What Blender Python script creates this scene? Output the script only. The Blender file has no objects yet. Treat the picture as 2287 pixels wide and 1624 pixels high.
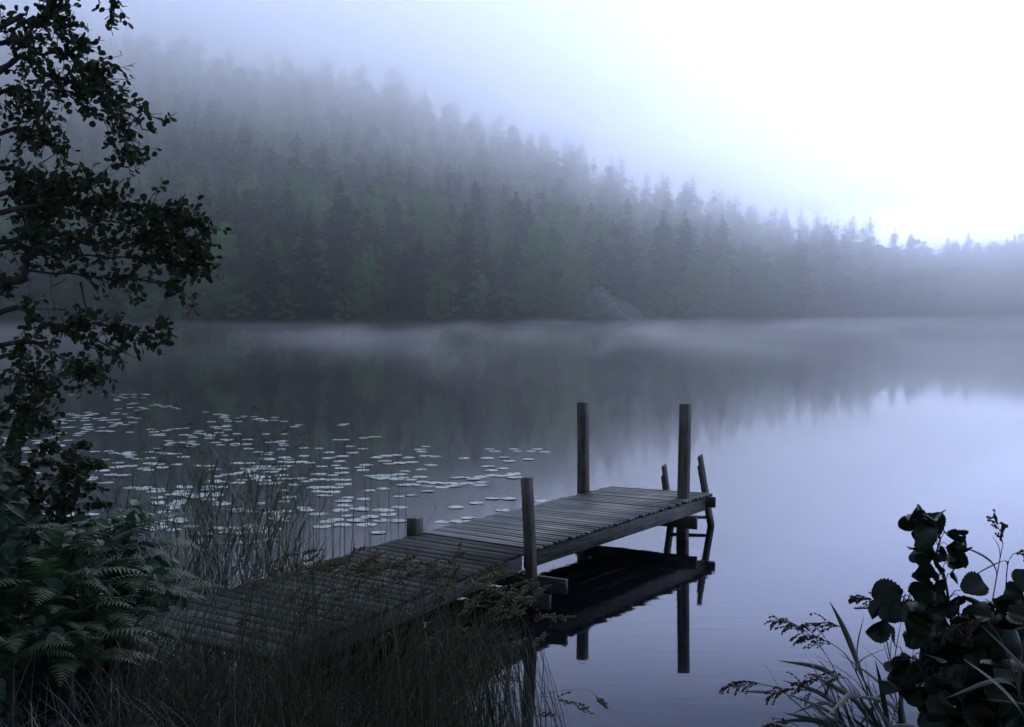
import bpy, math, random
import numpy as np
from mathutils import Vector, Matrix
rng = np.random.default_rng(11)
random.seed(11)
S = bpy.context.scene
COL = S.collection
pi = math.pi

# ------------------------------------------------------------------ camera model (pixels of a 2287 x 1624 print)
F, CX, CY, HOR, H = 2680.0, 1143.5, 812.0, 690.0, 2.8
PT = math.atan((CY - HOR) / F)

def ray(X, Y):
    a = (X - CX) / F; b = (CY - Y) / F
    dy = math.cos(PT) + b * math.sin(PT); dz = -math.sin(PT) + b * math.cos(PT)
    return a / dy, dz / dy

def PD(X, Y, D):
    a, c = ray(X, Y)
    return np.array((a * D, D, H + c * D))

def PZ(X, Y, z):
    a, c = ray(X, Y)
    return PD(X, Y, (z - H) / c)

cam = bpy.data.cameras.new('camera'); co = bpy.data.objects.new('camera', cam); COL.objects.link(co)
co.location = (0, 0, H); co.rotation_euler = (pi / 2 - PT, 0, 0)
cam.sensor_width = 36; cam.lens = 36 * F / 2287; cam.clip_end = 5000; cam.clip_start = 0.05
S.camera = co

# ------------------------------------------------------------------ mesh helpers
def mesh_from(name, chunks, mats, smooth=False):
    """chunks: list of (V, F, material index)"""
    tones = [np.full(len(np.asarray(c[0]).reshape(-1, 3)), c[3] if len(c) > 3 else 0.0) for c in chunks]
    off = 0; Vs = []; loops = []; starts = []; mi = []; ls = 0
    for ch in chunks:
        V, Fc = ch[0], ch[1]; m = ch[2] if len(ch) > 2 else 0
        V = np.asarray(V, float).reshape(-1, 3)
        if not isinstance(Fc, list): Fc = [Fc]
        for f in Fc:
            f = np.asarray(f, np.int64)
            if f.size == 0: continue
            n, k = f.shape
            loops.append((f + off).ravel()); starts.append(ls + np.arange(n) * k); mi.append(np.full(n, m)); ls += n * k
        Vs.append(V); off += len(V)
    V = np.concatenate(Vs); L = np.concatenate(loops); ST = np.concatenate(starts); MI = np.concatenate(mi)
    me = bpy.data.meshes.new(name)
    me.vertices.add(len(V)); me.vertices.foreach_set('co', V.astype(np.float32).ravel())
    me.loops.add(len(L)); me.loops.foreach_set('vertex_index', L.astype(np.int32))
    me.polygons.add(len(ST)); me.polygons.foreach_set('loop_start', ST.astype(np.int32))
    me.polygons.foreach_set('material_index', MI.astype(np.int32))
    if smooth: me.polygons.foreach_set('use_smooth', np.ones(len(ST), bool))
    me.update(calc_edges=True)
    if any(len(c) > 3 for c in chunks):
        at_ = me.attributes.new('tone', 'FLOAT', 'POINT'); at_.data.foreach_set('value', np.concatenate(tones).astype(np.float32))
    for m in (mats if isinstance(mats, (list, tuple)) else [mats]): me.materials.append(m)
    return me

def obj(name, chunks, mats, parent=None, smooth=False, world=False):
    me = chunks if isinstance(chunks, bpy.types.Mesh) else mesh_from(name, chunks, mats, smooth)
    o = bpy.data.objects.new(name, me); COL.objects.link(o)
    if parent is not None:
        o.parent = parent
        if world: o.matrix_parent_inverse = Matrix.Translation(-Vector(parent.location))
    return o

def tag(o, label=None, cat=None, group=None, kind=None):
    if label: o['label'] = label
    if cat: o['category'] = cat
    if group: o['group'] = group
    if kind: o['kind'] = kind
    return o

def empty(name, loc, label, cat, group=None, rz=0.0):
    o = bpy.data.objects.new(name, None); COL.objects.link(o); o.empty_display_size = .2
    o.location = loc; o.rotation_euler = (0, 0, rz)
    return tag(o, label, cat, group)

def copy_tree(o, parent=None):
    c = o.copy(); COL.objects.link(c); c.parent = parent
    for ch in o.children: copy_tree(ch, c)
    return c

def unit(a):
    return a / np.maximum(np.linalg.norm(a, axis=-1, keepdims=True), 1e-9)

def tubes(C, R, k=4, cap=False):
    """C (N,n,3) centre lines, R (N,n) radii"""
    C = np.asarray(C, float); 
    if C.ndim == 2: C = C[None]
    N, n, _ = C.shape
    R = np.broadcast_to(np.asarray(R, float), (N, n))
    T = unit(np.gradient(C, axis=1))
    ref = np.where(np.abs(T[..., 2:3]) > .9, np.array([1., 0, 0]), np.array([0, 0, 1.]))
    A = unit(np.cross(T, ref)); B = np.cross(T, A)
    ang = np.arange(k) * 2 * pi / k + .4
    V = C[:, :, None] + R[:, :, None, None] * (np.cos(ang)[None, None, :, None] * A[:, :, None] + np.sin(ang)[None, None, :, None] * B[:, :, None])
    idx = np.arange(N * n * k).reshape(N, n, k)
    a = idx[:, :-1]; b = idx[:, 1:]
    Fq = np.stack([a, np.roll(a, -1, 2), np.roll(b, -1, 2), b], -1).reshape(-1, 4)
    out = [Fq]
    if cap:
        out += [idx[:, 0, ::-1].reshape(N, k), idx[:, -1].reshape(N, k)]
    return V.reshape(-1, 3), out

def strips(C, W, side=None, fold=0.0):
    """flat blades along centre lines C (N,n,3), half widths W (N,n); fold>0 gives a V section"""
    C = np.asarray(C, float); N, n, _ = C.shape
    W = np.broadcast_to(np.asarray(W, float), (N, n))
    T = unit(np.gradient(C, axis=1))
    if side is None:
        side = unit(rng.normal(size=(N, 1, 3)) * np.array([1, 1, .3]))
    else: side = np.asarray(side, float).reshape(N, 1, 3)
    Sd = unit(side - (side * T).sum(-1, keepdims=True) * T)
    if fold > 0:
        Nn = np.cross(T, Sd)
        V = np.stack([C - W[..., None] * Sd + fold * W[..., None] * Nn, C, C + W[..., None] * Sd + fold * W[..., None] * Nn], 2); k = 3
    else:
        V = np.stack([C - W[..., None] * Sd, C + W[..., None] * Sd], 2); k = 2
    idx = np.arange(N * n * k).reshape(N, n, k)
    Fs = [np.stack([idx[:, :-1, j], idx[:, :-1, j + 1], idx[:, 1:, j + 1], idx[:, 1:, j]], -1).reshape(-1, 4) for j in range(k - 1)]
    return V.reshape(-1, 3), Fs

def place(tv, tf, P, Y, N, s, sx=None):
    """instances of a small template (tv: m x 3, y = length, z = normal) at P with direction Y and normal N"""
    P = np.asarray(P, float); Y = unit(np.asarray(Y, float)); N = np.asarray(N, float)
    X = unit(np.cross(Y, N)); Z = np.cross(X, Y)
    s = np.broadcast_to(np.asarray(s, float), (len(P),)); sx = s if sx is None else sx
    V = P[:, None] + (tv[None, :, 0:1] * X[:, None]) * sx[:, None, None] + (tv[None, :, 1:2] * Y[:, None] + tv[None, :, 2:3] * Z[:, None]) * s[:, None, None]
    m = len(tv); off = (np.arange(len(P)) * m)[:, None, None]
    Fs = []
    for f in (tf if isinstance(tf, list) else [tf]):
        f = np.asarray(f); Fs.append((f[None] + off).reshape(-1, f.shape[1]))
    return V.reshape(-1, 3), Fs

def curves(P0, D0, L, bend, n=6, droop=None):
    """N curved centre lines: start P0, first direction D0, length L, 'bend' a vector added progressively"""
    P0 = np.asarray(P0, float); N = len(P0)
    D0 = unit(np.asarray(D0, float)); L = np.broadcast_to(np.asarray(L, float), (N,))
    t = np.linspace(0, 1, n)
    D = unit(D0[:, None] + np.asarray(bend)[:, None] * (t ** 1.6)[None, :, None])
    step = (L / (n - 1))[:, None, None]
    return np.concatenate([P0[:, None], P0[:, None] + np.cumsum(D[:, :-1] * step, 1)], 1)

def spline(pts, n):
    """Catmull-Rom through the points"""
    p = np.asarray(pts, float); m = len(p)
    q = np.vstack([2 * p[0] - p[1], p, 2 * p[-1] - p[-2]])
    out = []
    for t in np.linspace(0, m - 1 - 1e-6, n):
        i = int(t); u = t - i; a, b, c, d = q[i:i + 4]
        out.append(.5 * ((2 * b) + (-a + c) * u + (2 * a - 5 * b + 4 * c - d) * u * u + (-a + 3 * b - 3 * c + d) * u ** 3))
    return np.array(out)

def box(c, ax, ay, az, hx, hy, hz, bev=0.0):
    """oriented box with small chamfers on the long edges (ax is the long axis)"""
    c = np.asarray(c, float)
    if bev <= 0:
        sec = [(-hy, -hz), (hy, -hz), (hy, hz), (-hy, hz)]
    else:
        b = bev
        sec = [(-hy + b, -hz), (hy - b, -hz), (hy, -hz + b), (hy, hz - b), (hy - b, hz), (-hy + b, hz), (-hy, hz - b), (-hy, -hz + b)]
    k = len(sec); V = []
    for sx in (-hx, hx):
        for (a, b) in sec: V.append(c + ax * sx + ay * a + az * b)
    Fq = [[i, (i + 1) % k, k + (i + 1) % k, k + i] for i in range(k)]
    return np.array(V), [np.array(Fq), np.array([list(range(k))[::-1]]), np.array([[k + i for i in range(k)]])]

# ------------------------------------------------------------------ materials
def new_mat(name):
    m = bpy.data.materials.new(name); m.use_nodes = True
    nt = m.node_tree; nt.nodes.clear()
    return m, nt, nt.nodes, nt.links

def N_(nt, t, **kw):
    n = nt.nodes.new(t)
    for k, v in kw.items():
        if k in n.inputs: n.inputs[k].default_value = v
        else: setattr(n, k, v)
    return n

def ramp(nt, fac, stops):
    r = nt.nodes.new('ShaderNodeValToRGB'); e = r.color_ramp.elements
    while len(e) < len(stops): e.new(.5)
    for i, (p, c) in enumerate(stops):
        e[i].position = p; e[i].color = (*c, 1) if len(c) == 3 else c
    nt.links.new(fac, r.inputs[0]); return r.outputs[0]

def leaf_mat(name, cols, rough=.45, trans=.25, spec=.5, scale=3.0, veins=0, tvar=0.0):
    m, nt, nd, lk = new_mat(name)
    g = N_(nt, 'ShaderNodeNewGeometry'); tc = N_(nt, 'ShaderNodeTexCoord')
    nz = N_(nt, 'ShaderNodeTexNoise', Scale=scale, Detail=3.0); lk.new(tc.outputs['Object'], nz.inputs['Vector'])
    mx = N_(nt, 'ShaderNodeMath', operation='MULTIPLY_ADD'); lk.new(g.outputs['Random Per Island'], mx.inputs[0]); mx.inputs[1].default_value = .6 if tvar == 0 else .3
    m2 = N_(nt, 'ShaderNodeMath', operation='MULTIPLY'); lk.new(nz.outputs['Fac'], m2.inputs[0]); m2.inputs[1].default_value = .5
    at_ = N_(nt, 'ShaderNodeAttribute', attribute_name='tone'); oi = N_(nt, 'ShaderNodeObjectInfo')
    m3 = N_(nt, 'ShaderNodeMath', operation='ADD'); lk.new(m2.outputs[0], m3.inputs[0]); lk.new(at_.outputs['Fac'], m3.inputs[1])
    m4 = N_(nt, 'ShaderNodeMath', operation='MULTIPLY_ADD'); lk.new(oi.outputs['Random'], m4.inputs[0]); m4.inputs[1].default_value = tvar; lk.new(m3.outputs[0], m4.inputs[2])
    lk.new(m4.outputs[0], mx.inputs[2])
    c = ramp(nt, mx.outputs[0], [(i / (len(cols) - 1), q) for i, q in enumerate(cols)])
    b = N_(nt, 'ShaderNodeBsdfPrincipled', Roughness=rough); b.inputs['Specular IOR Level'].default_value = spec
    lk.new(c, b.inputs['Base Color'])
    if trans > 0:
        t = N_(nt, 'ShaderNodeBsdfTranslucent'); lk.new(c, t.inputs['Color'])
        ms = N_(nt, 'ShaderNodeMixShader'); ms.inputs[0].default_value = trans
        lk.new(b.outputs[0], ms.inputs[1]); lk.new(t.outputs[0], ms.inputs[2]); out = ms.outputs[0]
    else: out = b.outputs[0]
    o = N_(nt, 'ShaderNodeOutputMaterial'); lk.new(out, o.inputs['Surface'])
    return m

def bark_mat(name, cols, scale=(8, 8, 1.5), rough=.9, bump=.4):
    m, nt, nd, lk = new_mat(name)
    tc = N_(nt, 'ShaderNodeTexCoord'); mp = N_(nt, 'ShaderNodeMapping'); mp.inputs['Scale'].default_value = scale
    lk.new(tc.outputs['Object'], mp.inputs[0])
    nz = N_(nt, 'ShaderNodeTexNoise', Scale=1.0, Detail=6.0, Roughness=.65); lk.new(mp.outputs[0], nz.inputs['Vector'])
    c = ramp(nt, nz.outputs['Fac'], [(.3 + .4 * i / (len(cols) - 1), q) for i, q in enumerate(cols)])
    b = N_(nt, 'ShaderNodeBsdfPrincipled', Roughness=rough); lk.new(c, b.inputs['Base Color'])
    bp = N_(nt, 'ShaderNodeBump', Strength=bump, Distance=.02); lk.new(nz.outputs['Fac'], bp.inputs['Height']); lk.new(bp.outputs[0], b.inputs['Normal'])
    o = N_(nt, 'ShaderNodeOutputMaterial'); lk.new(b.outputs[0], o.inputs['Surface'])
    return m

def wood_mat(name, along, dark, mid, pale, lichen=.0, rough=.55, spec=.3):
    """weathered timber; 'along' is the grain direction in the world"""
    m, nt, nd, lk = new_mat(name)
    along = np.asarray(along, float); along = along / np.linalg.norm(along)
    g = N_(nt, 'ShaderNodeNewGeometry')
    tc = N_(nt, 'ShaderNodeTexCoord')
    # stretch noise along the grain: p' = p - (1-1/14)(p.a)a, shifted per board
    dot = N_(nt, 'ShaderNodeVectorMath', operation='DOT_PRODUCT'); lk.new(tc.outputs['Object'], dot.inputs[0]); dot.inputs[1].default_value = along
    mul = N_(nt, 'ShaderNodeMath', operation='MULTIPLY'); lk.new(dot.outputs['Value'], mul.inputs[0]); mul.inputs[1].default_value = -.95
    sc = N_(nt, 'ShaderNodeVectorMath', operation='SCALE'); sc.inputs[0].default_value = along; lk.new(mul.outputs[0], sc.inputs['Scale'])
    ad = N_(nt, 'ShaderNodeVectorMath', operation='ADD'); lk.new(tc.outputs['Object'], ad.inputs[0]); lk.new(sc.outputs[0], ad.inputs[1])
    rs = N_(nt, 'ShaderNodeMath', operation='MULTIPLY'); lk.new(g.outputs['Random Per Island'], rs.inputs[0]); rs.inputs[1].default_value = 37.0
    cb = N_(nt, 'ShaderNodeCombineXYZ'); lk.new(rs.outputs[0], cb.inputs[0]); lk.new(rs.outputs[0], cb.inputs[2])
    ad2 = N_(nt, 'ShaderNodeVectorMath', operation='ADD'); lk.new(ad.outputs[0], ad2.inputs[0]); lk.new(cb.outputs[0], ad2.inputs[1])
    nz = N_(nt, 'ShaderNodeTexNoise', Scale=60.0, Detail=5.0, Roughness=.6); lk.new(ad2.outputs[0], nz.inputs['Vector'])
    n2 = N_(nt, 'ShaderNodeTexNoise', Scale=2.3, Detail=6.0, Roughness=.65); lk.new(tc.outputs['Object'], n2.inputs['Vector'])
    n3 = N_(nt, 'ShaderNodeTexNoise', Scale=14.0, Detail=5.0, Roughness=.7); lk.new(ad2.outputs[0], n3.inputs['Vector'])
    # value = .4 grain + .3 blotch + .2 board + .2 streak
    def madd(a, k, b=None):
        q = N_(nt, 'ShaderNodeMath', operation='MULTIPLY_ADD'); lk.new(a, q.inputs[0]); q.inputs[1].default_value = k
        if b is None: q.inputs[2].default_value = 0
        else: lk.new(b, q.inputs[2])
        return q.outputs[0]
    v = madd(nz.outputs['Fac'], .55, madd(n2.outputs['Fac'], .45, madd(g.outputs['Random Per Island'], .2, madd(n3.outputs['Fac'], .45))))
    c = ramp(nt, v, [(.52, dark), (.76, mid), (1.0, pale)])
    if lichen > 0:
        n4 = N_(nt, 'ShaderNodeTexNoise', Scale=5.0, Detail=8.0, Roughness=.75); lk.new(tc.outputs['Object'], n4.inputs['Vector'])
        f = ramp(nt, n4.outputs['Fac'], [(.52, (0, 0, 0)), (.66, (lichen,) * 3)])
        mixn = N_(nt, 'ShaderNodeMix', data_type='RGBA'); lk.new(f, mixn.inputs['Factor']); lk.new(c, mixn.inputs['A']); mixn.inputs['B'].default_value = (.075, .095, .045, 1)
        c = mixn.outputs['Result']
        n5 = N_(nt, 'ShaderNodeTexNoise', Scale=26.0, Detail=4.0, Roughness=.6); lk.new(tc.outputs['Object'], n5.inputs['Vector'])
        f5 = ramp(nt, n5.outputs['Fac'], [(.64, (0, 0, 0)), (.72, (.8,) * 3)])
        mx5 = N_(nt, 'ShaderNodeMix', data_type='RGBA'); lk.new(f5, mx5.inputs['Factor']); lk.new(c, mx5.inputs['A']); mx5.inputs['B'].default_value = (.2, .22, .2, 1)
        c = mx5.outputs['Result']
    b = N_(nt, 'ShaderNodeBsdfPrincipled', Roughness=rough); lk.new(c, b.inputs['Base Color'])
    b.inputs['Specular IOR Level'].default_value = spec
    rr = ramp(nt, n3.outputs['Fac'], [(.35, (rough - .15,) * 3), (.7, (rough + .25,) * 3)]); lk.new(rr, b.inputs['Roughness'])
    bp = N_(nt, 'ShaderNodeBump', Strength=.6, Distance=.006); lk.new(v, bp.inputs['Height']); lk.new(bp.outputs[0], b.inputs['Normal'])
    o = N_(nt, 'ShaderNodeOutputMaterial'); lk.new(b.outputs[0], o.inputs['Surface'])
    return m

def volume_mat(name, density, color, g=.7, noise=None):
    m, nt, nd, lk = new_mat(name)
    v = N_(nt, 'ShaderNodeVolumePrincipled', Density=density, Anisotropy=g); v.inputs['Color'].default_value = (*color, 1)
    if noise:
        tc = N_(nt, 'ShaderNodeTexCoord'); mp = N_(nt, 'ShaderNodeMapping'); mp.inputs['Scale'].default_value = noise['scale']
        lk.new(tc.outputs['Object'], mp.inputs[0])
        nz = N_(nt, 'ShaderNodeTexNoise', Scale=1.0, Detail=2.0, Roughness=.55, Distortion=.5); lk.new(mp.outputs[0], nz.inputs['Vector'])
        mr = N_(nt, 'ShaderNodeMapRange'); mr.inputs['From Min'].default_value = noise['lo']; mr.inputs['From Max'].default_value = noise['hi']
        mr.inputs['To Min'].default_value = noise.get('base', 0); mr.inputs['To Max'].default_value = density
        lk.new(nz.outputs['Fac'], mr.inputs['Value'])
        out = mr.outputs[0]
        for (axis, a, b) in noise.get('fades', []):
            sp = N_(nt, 'ShaderNodeSeparateXYZ'); lk.new(tc.outputs['Object'], sp.inputs[0])
            q = N_(nt, 'ShaderNodeMapRange', interpolation_type='SMOOTHSTEP'); lk.new(sp.outputs[axis], q.inputs['Value'])
            q.inputs['From Min'].default_value = a; q.inputs['From Max'].default_value = b
            mu = N_(nt, 'ShaderNodeMath', operation='MULTIPLY'); lk.new(out, mu.inputs[0]); lk.new(q.outputs[0], mu.inputs[1]); out = mu.outputs[0]
        lk.new(out, v.inputs['Density'])
    o = N_(nt, 'ShaderNodeOutputMaterial'); lk.new(v.outputs[0], o.inputs['Volume'])
    return m

# ------------------------------------------------------------------ sky and sun
SUN_AZ, SUN_EL = math.radians(15.5), math.radians(42.0)
glow_el = math.radians(11)
sd = np.array((math.sin(SUN_AZ) * math.cos(SUN_EL), math.cos(SUN_AZ) * math.cos(SUN_EL), math.sin(SUN_EL)))
w = bpy.data.worlds.new('World'); S.world = w; w.use_nodes = True
nt = w.node_tree; nt.nodes.clear(); lk = nt.links
sky = nt.nodes.new('ShaderNodeTexSky'); sky.sky_type = 'NISHITA'; sky.sun_disc = False
sky.sun_elevation = SUN_EL; sky.sun_rotation = SUN_AZ; sky.air_density = 1.0; sky.dust_density = .6
bg1 = nt.nodes.new('ShaderNodeBackground'); bg1.inputs['Strength'].default_value = .05; lk.new(sky.outputs[0], bg1.inputs['Color'])
# the overcast layer: pale round the hidden sun, darker overhead and behind
tc = nt.nodes.new('ShaderNodeTexCoord')
def wm(op, a, b=None, c=None):
    q = nt.nodes.new('ShaderNodeMath'); q.operation = op
    for i, x in enumerate((a, b, c)):
        if x is None: continue
        if isinstance(x, (int, float)): q.inputs[i].default_value = x
        else: lk.new(x, q.inputs[i])
    return q.outputs[0]
dp = nt.nodes.new('ShaderNodeVectorMath'); dp.operation = 'DOT_PRODUCT'; lk.new(tc.outputs['Generated'], dp.inputs[0]); dp.inputs[1].default_value = (math.sin(SUN_AZ) * math.cos(glow_el), math.cos(SUN_AZ) * math.cos(glow_el), math.sin(glow_el))
sx = nt.nodes.new('ShaderNodeSeparateXYZ'); lk.new(tc.outputs['Generated'], sx.inputs[0])
el = nt.nodes.new('ShaderNodeMapRange'); lk.new(sx.outputs['Z'], el.inputs['Value']); el.inputs['From Max'].default_value = 1.0
rz = ramp(nt, el.outputs[0], [(0, (8.2, 9.8, 15.5)), (.05, (3.6, 4.3, 6.9)), (.085, (.95, 1.13, 1.95)), (.18, (.78, .92, 1.7)), (.25, (.64, .77, 1.45)), (.32, (.09, .135, .42)), (.55, (.75, .92, 1.4)), (1, (.34, .38, .44))])
fr = nt.nodes.new('ShaderNodeMapRange'); lk.new(dp.outputs['Value'], fr.inputs['Value']); fr.interpolation_type = 'SMOOTHSTEP'
fr.inputs['From Min'].default_value = -.2; fr.inputs['From Max'].default_value = .85; fr.inputs['To Min'].default_value = .16; fr.inputs['To Max'].default_value = 1.0
s0 = wm('MAXIMUM', dp.outputs['Value'], 0.0)
glow = wm('ADD', fr.outputs[0], wm('MULTIPLY', wm('POWER', s0, 30.0), .25))
cl = nt.nodes.new('ShaderNodeTexNoise'); cl.inputs['Scale'].default_value = 2.2; cl.inputs['Detail'].default_value = 3; lk.new(tc.outputs['Generated'], cl.inputs['Vector'])
glow = wm('MULTIPLY', glow, wm('MULTIPLY_ADD', cl.outputs['Fac'], .16, .92))
bg2 = nt.nodes.new('ShaderNodeBackground'); lk.new(rz, bg2.inputs['Color']); lk.new(glow, bg2.inputs['Strength'])
ads = nt.nodes.new('ShaderNodeAddShader'); lk.new(bg1.outputs[0], ads.inputs[0]); lk.new(bg2.outputs[0], ads.inputs[1])
wo = nt.nodes.new('ShaderNodeOutputWorld'); lk.new(ads.outputs[0], wo.inputs['Surface'])

sl = bpy.data.lights.new('sun', 'SUN'); sl.energy = .5; sl.angle = math.radians(20); sl.color = (1, .97, .93)
so = bpy.data.objects.new('sun', sl); COL.objects.link(so); so.rotation_euler = Vector(sd).to_track_quat('Z', 'Y').to_euler(); so.location = (20, 60, 40)

# ------------------------------------------------------------------ water
m, nt, nd, lk = new_mat('lake_water')
b = N_(nt, 'ShaderNodeBsdfPrincipled', Roughness=.03, IOR=1.33); b.inputs['Base Color'].default_value = (.004, .005, .008, 1)
b.inputs['Specular IOR Level'].default_value = .5
tc = N_(nt, 'ShaderNodeTexCoord')
mp = N_(nt, 'ShaderNodeMapping'); mp.inputs['Scale'].default_value = (.9, 4.0, 1); lk.new(tc.outputs['Object'], mp.inputs[0])
nz = N_(nt, 'ShaderNodeTexNoise', Scale=1.6, Detail=2.0); lk.new(mp.outputs[0], nz.inputs['Vector'])
mk = N_(nt, 'ShaderNodeTexNoise', Scale=.12, Detail=2.0); lk.new(tc.outputs['Object'], mk.inputs['Vector'])
f = ramp(nt, mk.outputs['Fac'], [(.42, (.12,) * 3), (.62, (1, 1, 1))])
mu = N_(nt, 'ShaderNodeMath', operation='MULTIPLY'); lk.new(nz.outputs['Fac'], mu.inputs[0]); lk.new(f, mu.inputs[1])
bp = N_(nt, 'ShaderNodeBump', Strength=1.0, Distance=.0013); lk.new(mu.outputs[0], bp.inputs['Height']); lk.new(bp.outputs[0], b.inputs['Normal'])
o = N_(nt, 'ShaderNodeOutputMaterial'); lk.new(b.outputs[0], o.inputs['Surface'])
M_water = m
V = np.array([(-1500, -300, 0), (1500, -300, 0), (1500, 2500, 0), (-1500, 2500, 0)], float)
wat = obj('water', [(V, np.array([[0, 1, 2, 3]]))], M_water); tag(wat, 'calm lake water', 'water', kind='structure')

# ------------------------------------------------------------------ far hill
_sx = np.array([-1500, -300, 0, 400, 700, 1100, 1400, 1600, 1800, 2050, 2287, 2700, 4000.])
_sy = np.array([720, 724, 727, 727.5, 728, 725, 722.5, 719, 716, 713, 711.6, 710, 709.])
_su = (_sx - CX) / F; _sD = H * F / (_sy - HOR)
_kx = np.array([-1500, -300, 0, 200, 300, 450, 600, 720, 870, 940, 1000, 1100, 1250, 1400, 1520, 1700, 1830, 2000, 2150, 2287, 2700, 4000.])
_ky = np.array([90, 50, 45, 62, 90, 118, 135, 155, 178, 232, 258, 275, 318, 392, 425, 478, 500, 540, 545, 540, 560, 600.])
_ku = (_kx - CX) / F
def shore(u): return np.interp(u, _su, _sD)
def crest(u):
    Ds = shore(u); x = u * F + CX
    wd = np.interp(x, [0, 900, 1500, 2000, 2287], [135, 125, 90, 60, 60])
    Dc = Ds + wd
    z = (HOR - np.interp(u, _ku, _ky)) / F * Dc + H - np.interp(x, [0, 1500, 2000], [17.5, 17, 16])
    return Dc, np.maximum(z, 1.5)
def hill_z(x, y):
    y = np.maximum(y, 1); u = x / y
    Ds = shore(u); Dc, Hc = crest(u)
    t = (y - Ds) / (Dc - Ds)
    s = np.clip(t, 0, 1); 
    z = Hc * (s * .75 + .25 * s * s * (3 - 2 * s)) + np.clip((y - Ds) / 3, -1.2, .5)
    z = np.where(t > 1, z - (t - 1) * 6, z)
    z = z + np.where(t > 0, 1.0 * np.sin(x * .09 + 1) * np.sin(y * .11) * np.clip(t * 3, 0, 1), 0)
    return z
us = np.linspace(-1.5, 1.5, 241); ts = np.concatenate([[-12, -4, -1, 0, 1, 2.5, 5], np.linspace(9, 330, 60)])
U, T = np.meshgrid(us, ts)
Y = shore(U) + T; X = U * Y; Z = hill_z(X, Y)
V = np.stack([X, Y, Z], -1).reshape(-1, 3); idx = np.arange(U.size).reshape(U.shape)
Fq = np.stack([idx[:-1, :-1], idx[:-1, 1:], idx[1:, 1:], idx[1:, :-1]], -1).reshape(-1, 4)
M_floor = bark_mat('forest_floor', [(.02, .022, .014), (.04, .045, .025), (.06, .055, .035)], scale=(.4, .4, .4), bump=0)
obj('hill', [(V, Fq)], M_floor, smooth=True)['kind'] = 'structure'

# ------------------------------------------------------------------ far trees
M_spruce = leaf_mat('spruce_needles', [(.01, .03, .02), (.03, .08, .045), (.07, .17, .08)], rough=.7, trans=.25, scale=.6, tvar=.7)
M_pine = leaf_mat('pine_needles', [(.015, .028, .018), (.035, .058, .032), (.065, .11, .055)], rough=.7, trans=.25, scale=.6, tvar=.7)
M_birchl = leaf_mat('birch_leaves', [(.06, .17, .05), (.12, .3, .08), (.19, .42, .11)], rough=.6, trans=.45, scale=.5, tvar=.7)
M_bark = bark_mat('dark_bark', [(.03, .025, .02), (.07, .055, .045)])
M_birchb = bark_mat('birch_bark', [(.05, .045, .04), (.2, .19, .18), (.32, .3, .29)], scale=(3, 3, 5))

RH = (np.array([(0, 0, 0), (.5, .45, .06), (0, 1, 0), (-.5, .45, .06)], float), np.array([[0, 1, 2, 3]]))

def spruce_crown(h, nb, sp, r):
    """whorls of drooping boughs"""
    t = np.sort(r.random(nb)) ** .9; z = h * (.06 + .93 * t)
    R = h * (.175 * (1 - t) ** .62 + .008) * r.uniform(.55, 1.25, nb) * (1 + .22 * np.sin(t * 26 + r.random() * 6))
    az = np.arange(nb) * 2.4 + r.normal(0, .5, nb)
    P = []; D = []; Nn = []; L = []
    for k in range(sp):
        s = (k + .6) / sp
        for side in (-1, 0, 1):
            if side == 0 and k % 2: continue
            rr = R * s; drop = -R * (.42 * s ** 1.3) * (1 - .5 * t) + R * .1 * s
            a = az
            px = np.cos(a) * rr; py = np.sin(a) * rr; pz = z + drop
            j = r.normal(0, .09, (nb, 3)); P.append(np.stack([px, py, pz], -1) + j)
            aa = a + side * r.uniform(.5, 1.0, nb)
            D.append(np.stack([np.cos(aa), np.sin(aa), -.28 + r.normal(0, .22, nb)], -1))
            Nn.append(np.stack([r.normal(0, .3, nb), r.normal(0, .3, nb), np.ones(nb)], -1))
            L.append(np.clip(R * .5 * (1.15 - .5 * s), .13, 1.3) * r.uniform(.7, 1.3, nb))
    # leader
    P.append(np.array([[0, 0, h * .965], [0, 0, h * .95]])); D.append(np.array([[0, 0, 1.], [.1, .1, 1]])); Nn.append(np.array([[1., 0, 0], [0, 1., 0]])); L.append(np.array([h * .05, h * .045]))
    P = np.concatenate(P); L = np.concatenate(L)
    return place(*RH, P, np.concatenate(D), np.concatenate(Nn), L, L * .5)

def blob_crown(h, n, r, lo=.25, rad=.2, nclump=26, sz=.3, weep=.6, top_heavy=0.0):
    c = []
    for i in range(nclump):
        t = r.random(); zz = lo + (1 - lo) * t
        prof = math.sin(pi * min(1, (t * .88 + .1)) ** (.75 + top_heavy)) ** .8
        a = r.random() * 6.28; q = math.sqrt(r.random()) * rad * h * prof
        c.append((math.cos(a) * q, math.sin(a) * q, zz * h * .94, r.uniform(.045, .085) * h * (.5 + .6 * prof)))
    c = np.array(c); k = r.integers(0, nclump, n)
    d = unit(r.normal(size=(n, 3))) * (r.random((n, 1)) ** .4)
    P = c[k, :3] + d * c[k, 3:4] * np.array([1, 1, .75]); P[:, 2] = np.maximum(P[:, 2], .08 * h)
    D = unit(r.normal(size=(n, 3)) * .6 + d * .5 + np.array([0, 0, -weep]))
    L = sz * r.uniform(.6, 1.4, n)
    return place(*RH, P, D, r.normal(size=(n, 3)), L, L * .55), c

def limb_set(c, h, r, trunk_r, k=9):
    C = []; R = []
    for i in r.permutation(len(c))[:k]:
        e = c[i, :3]; z0 = max(.12 * h, e[2] - .16 * h)
        s = np.array((0, 0, z0)); mid = s * .5 + e * .5 + np.array((0, 0, -.02 * h)); C.append(np.stack([s, mid, e])); R.append([trunk_r * .3, trunk_r * .2, .01])
    return tubes(np.array(C), np.array(R), 4)

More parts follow.
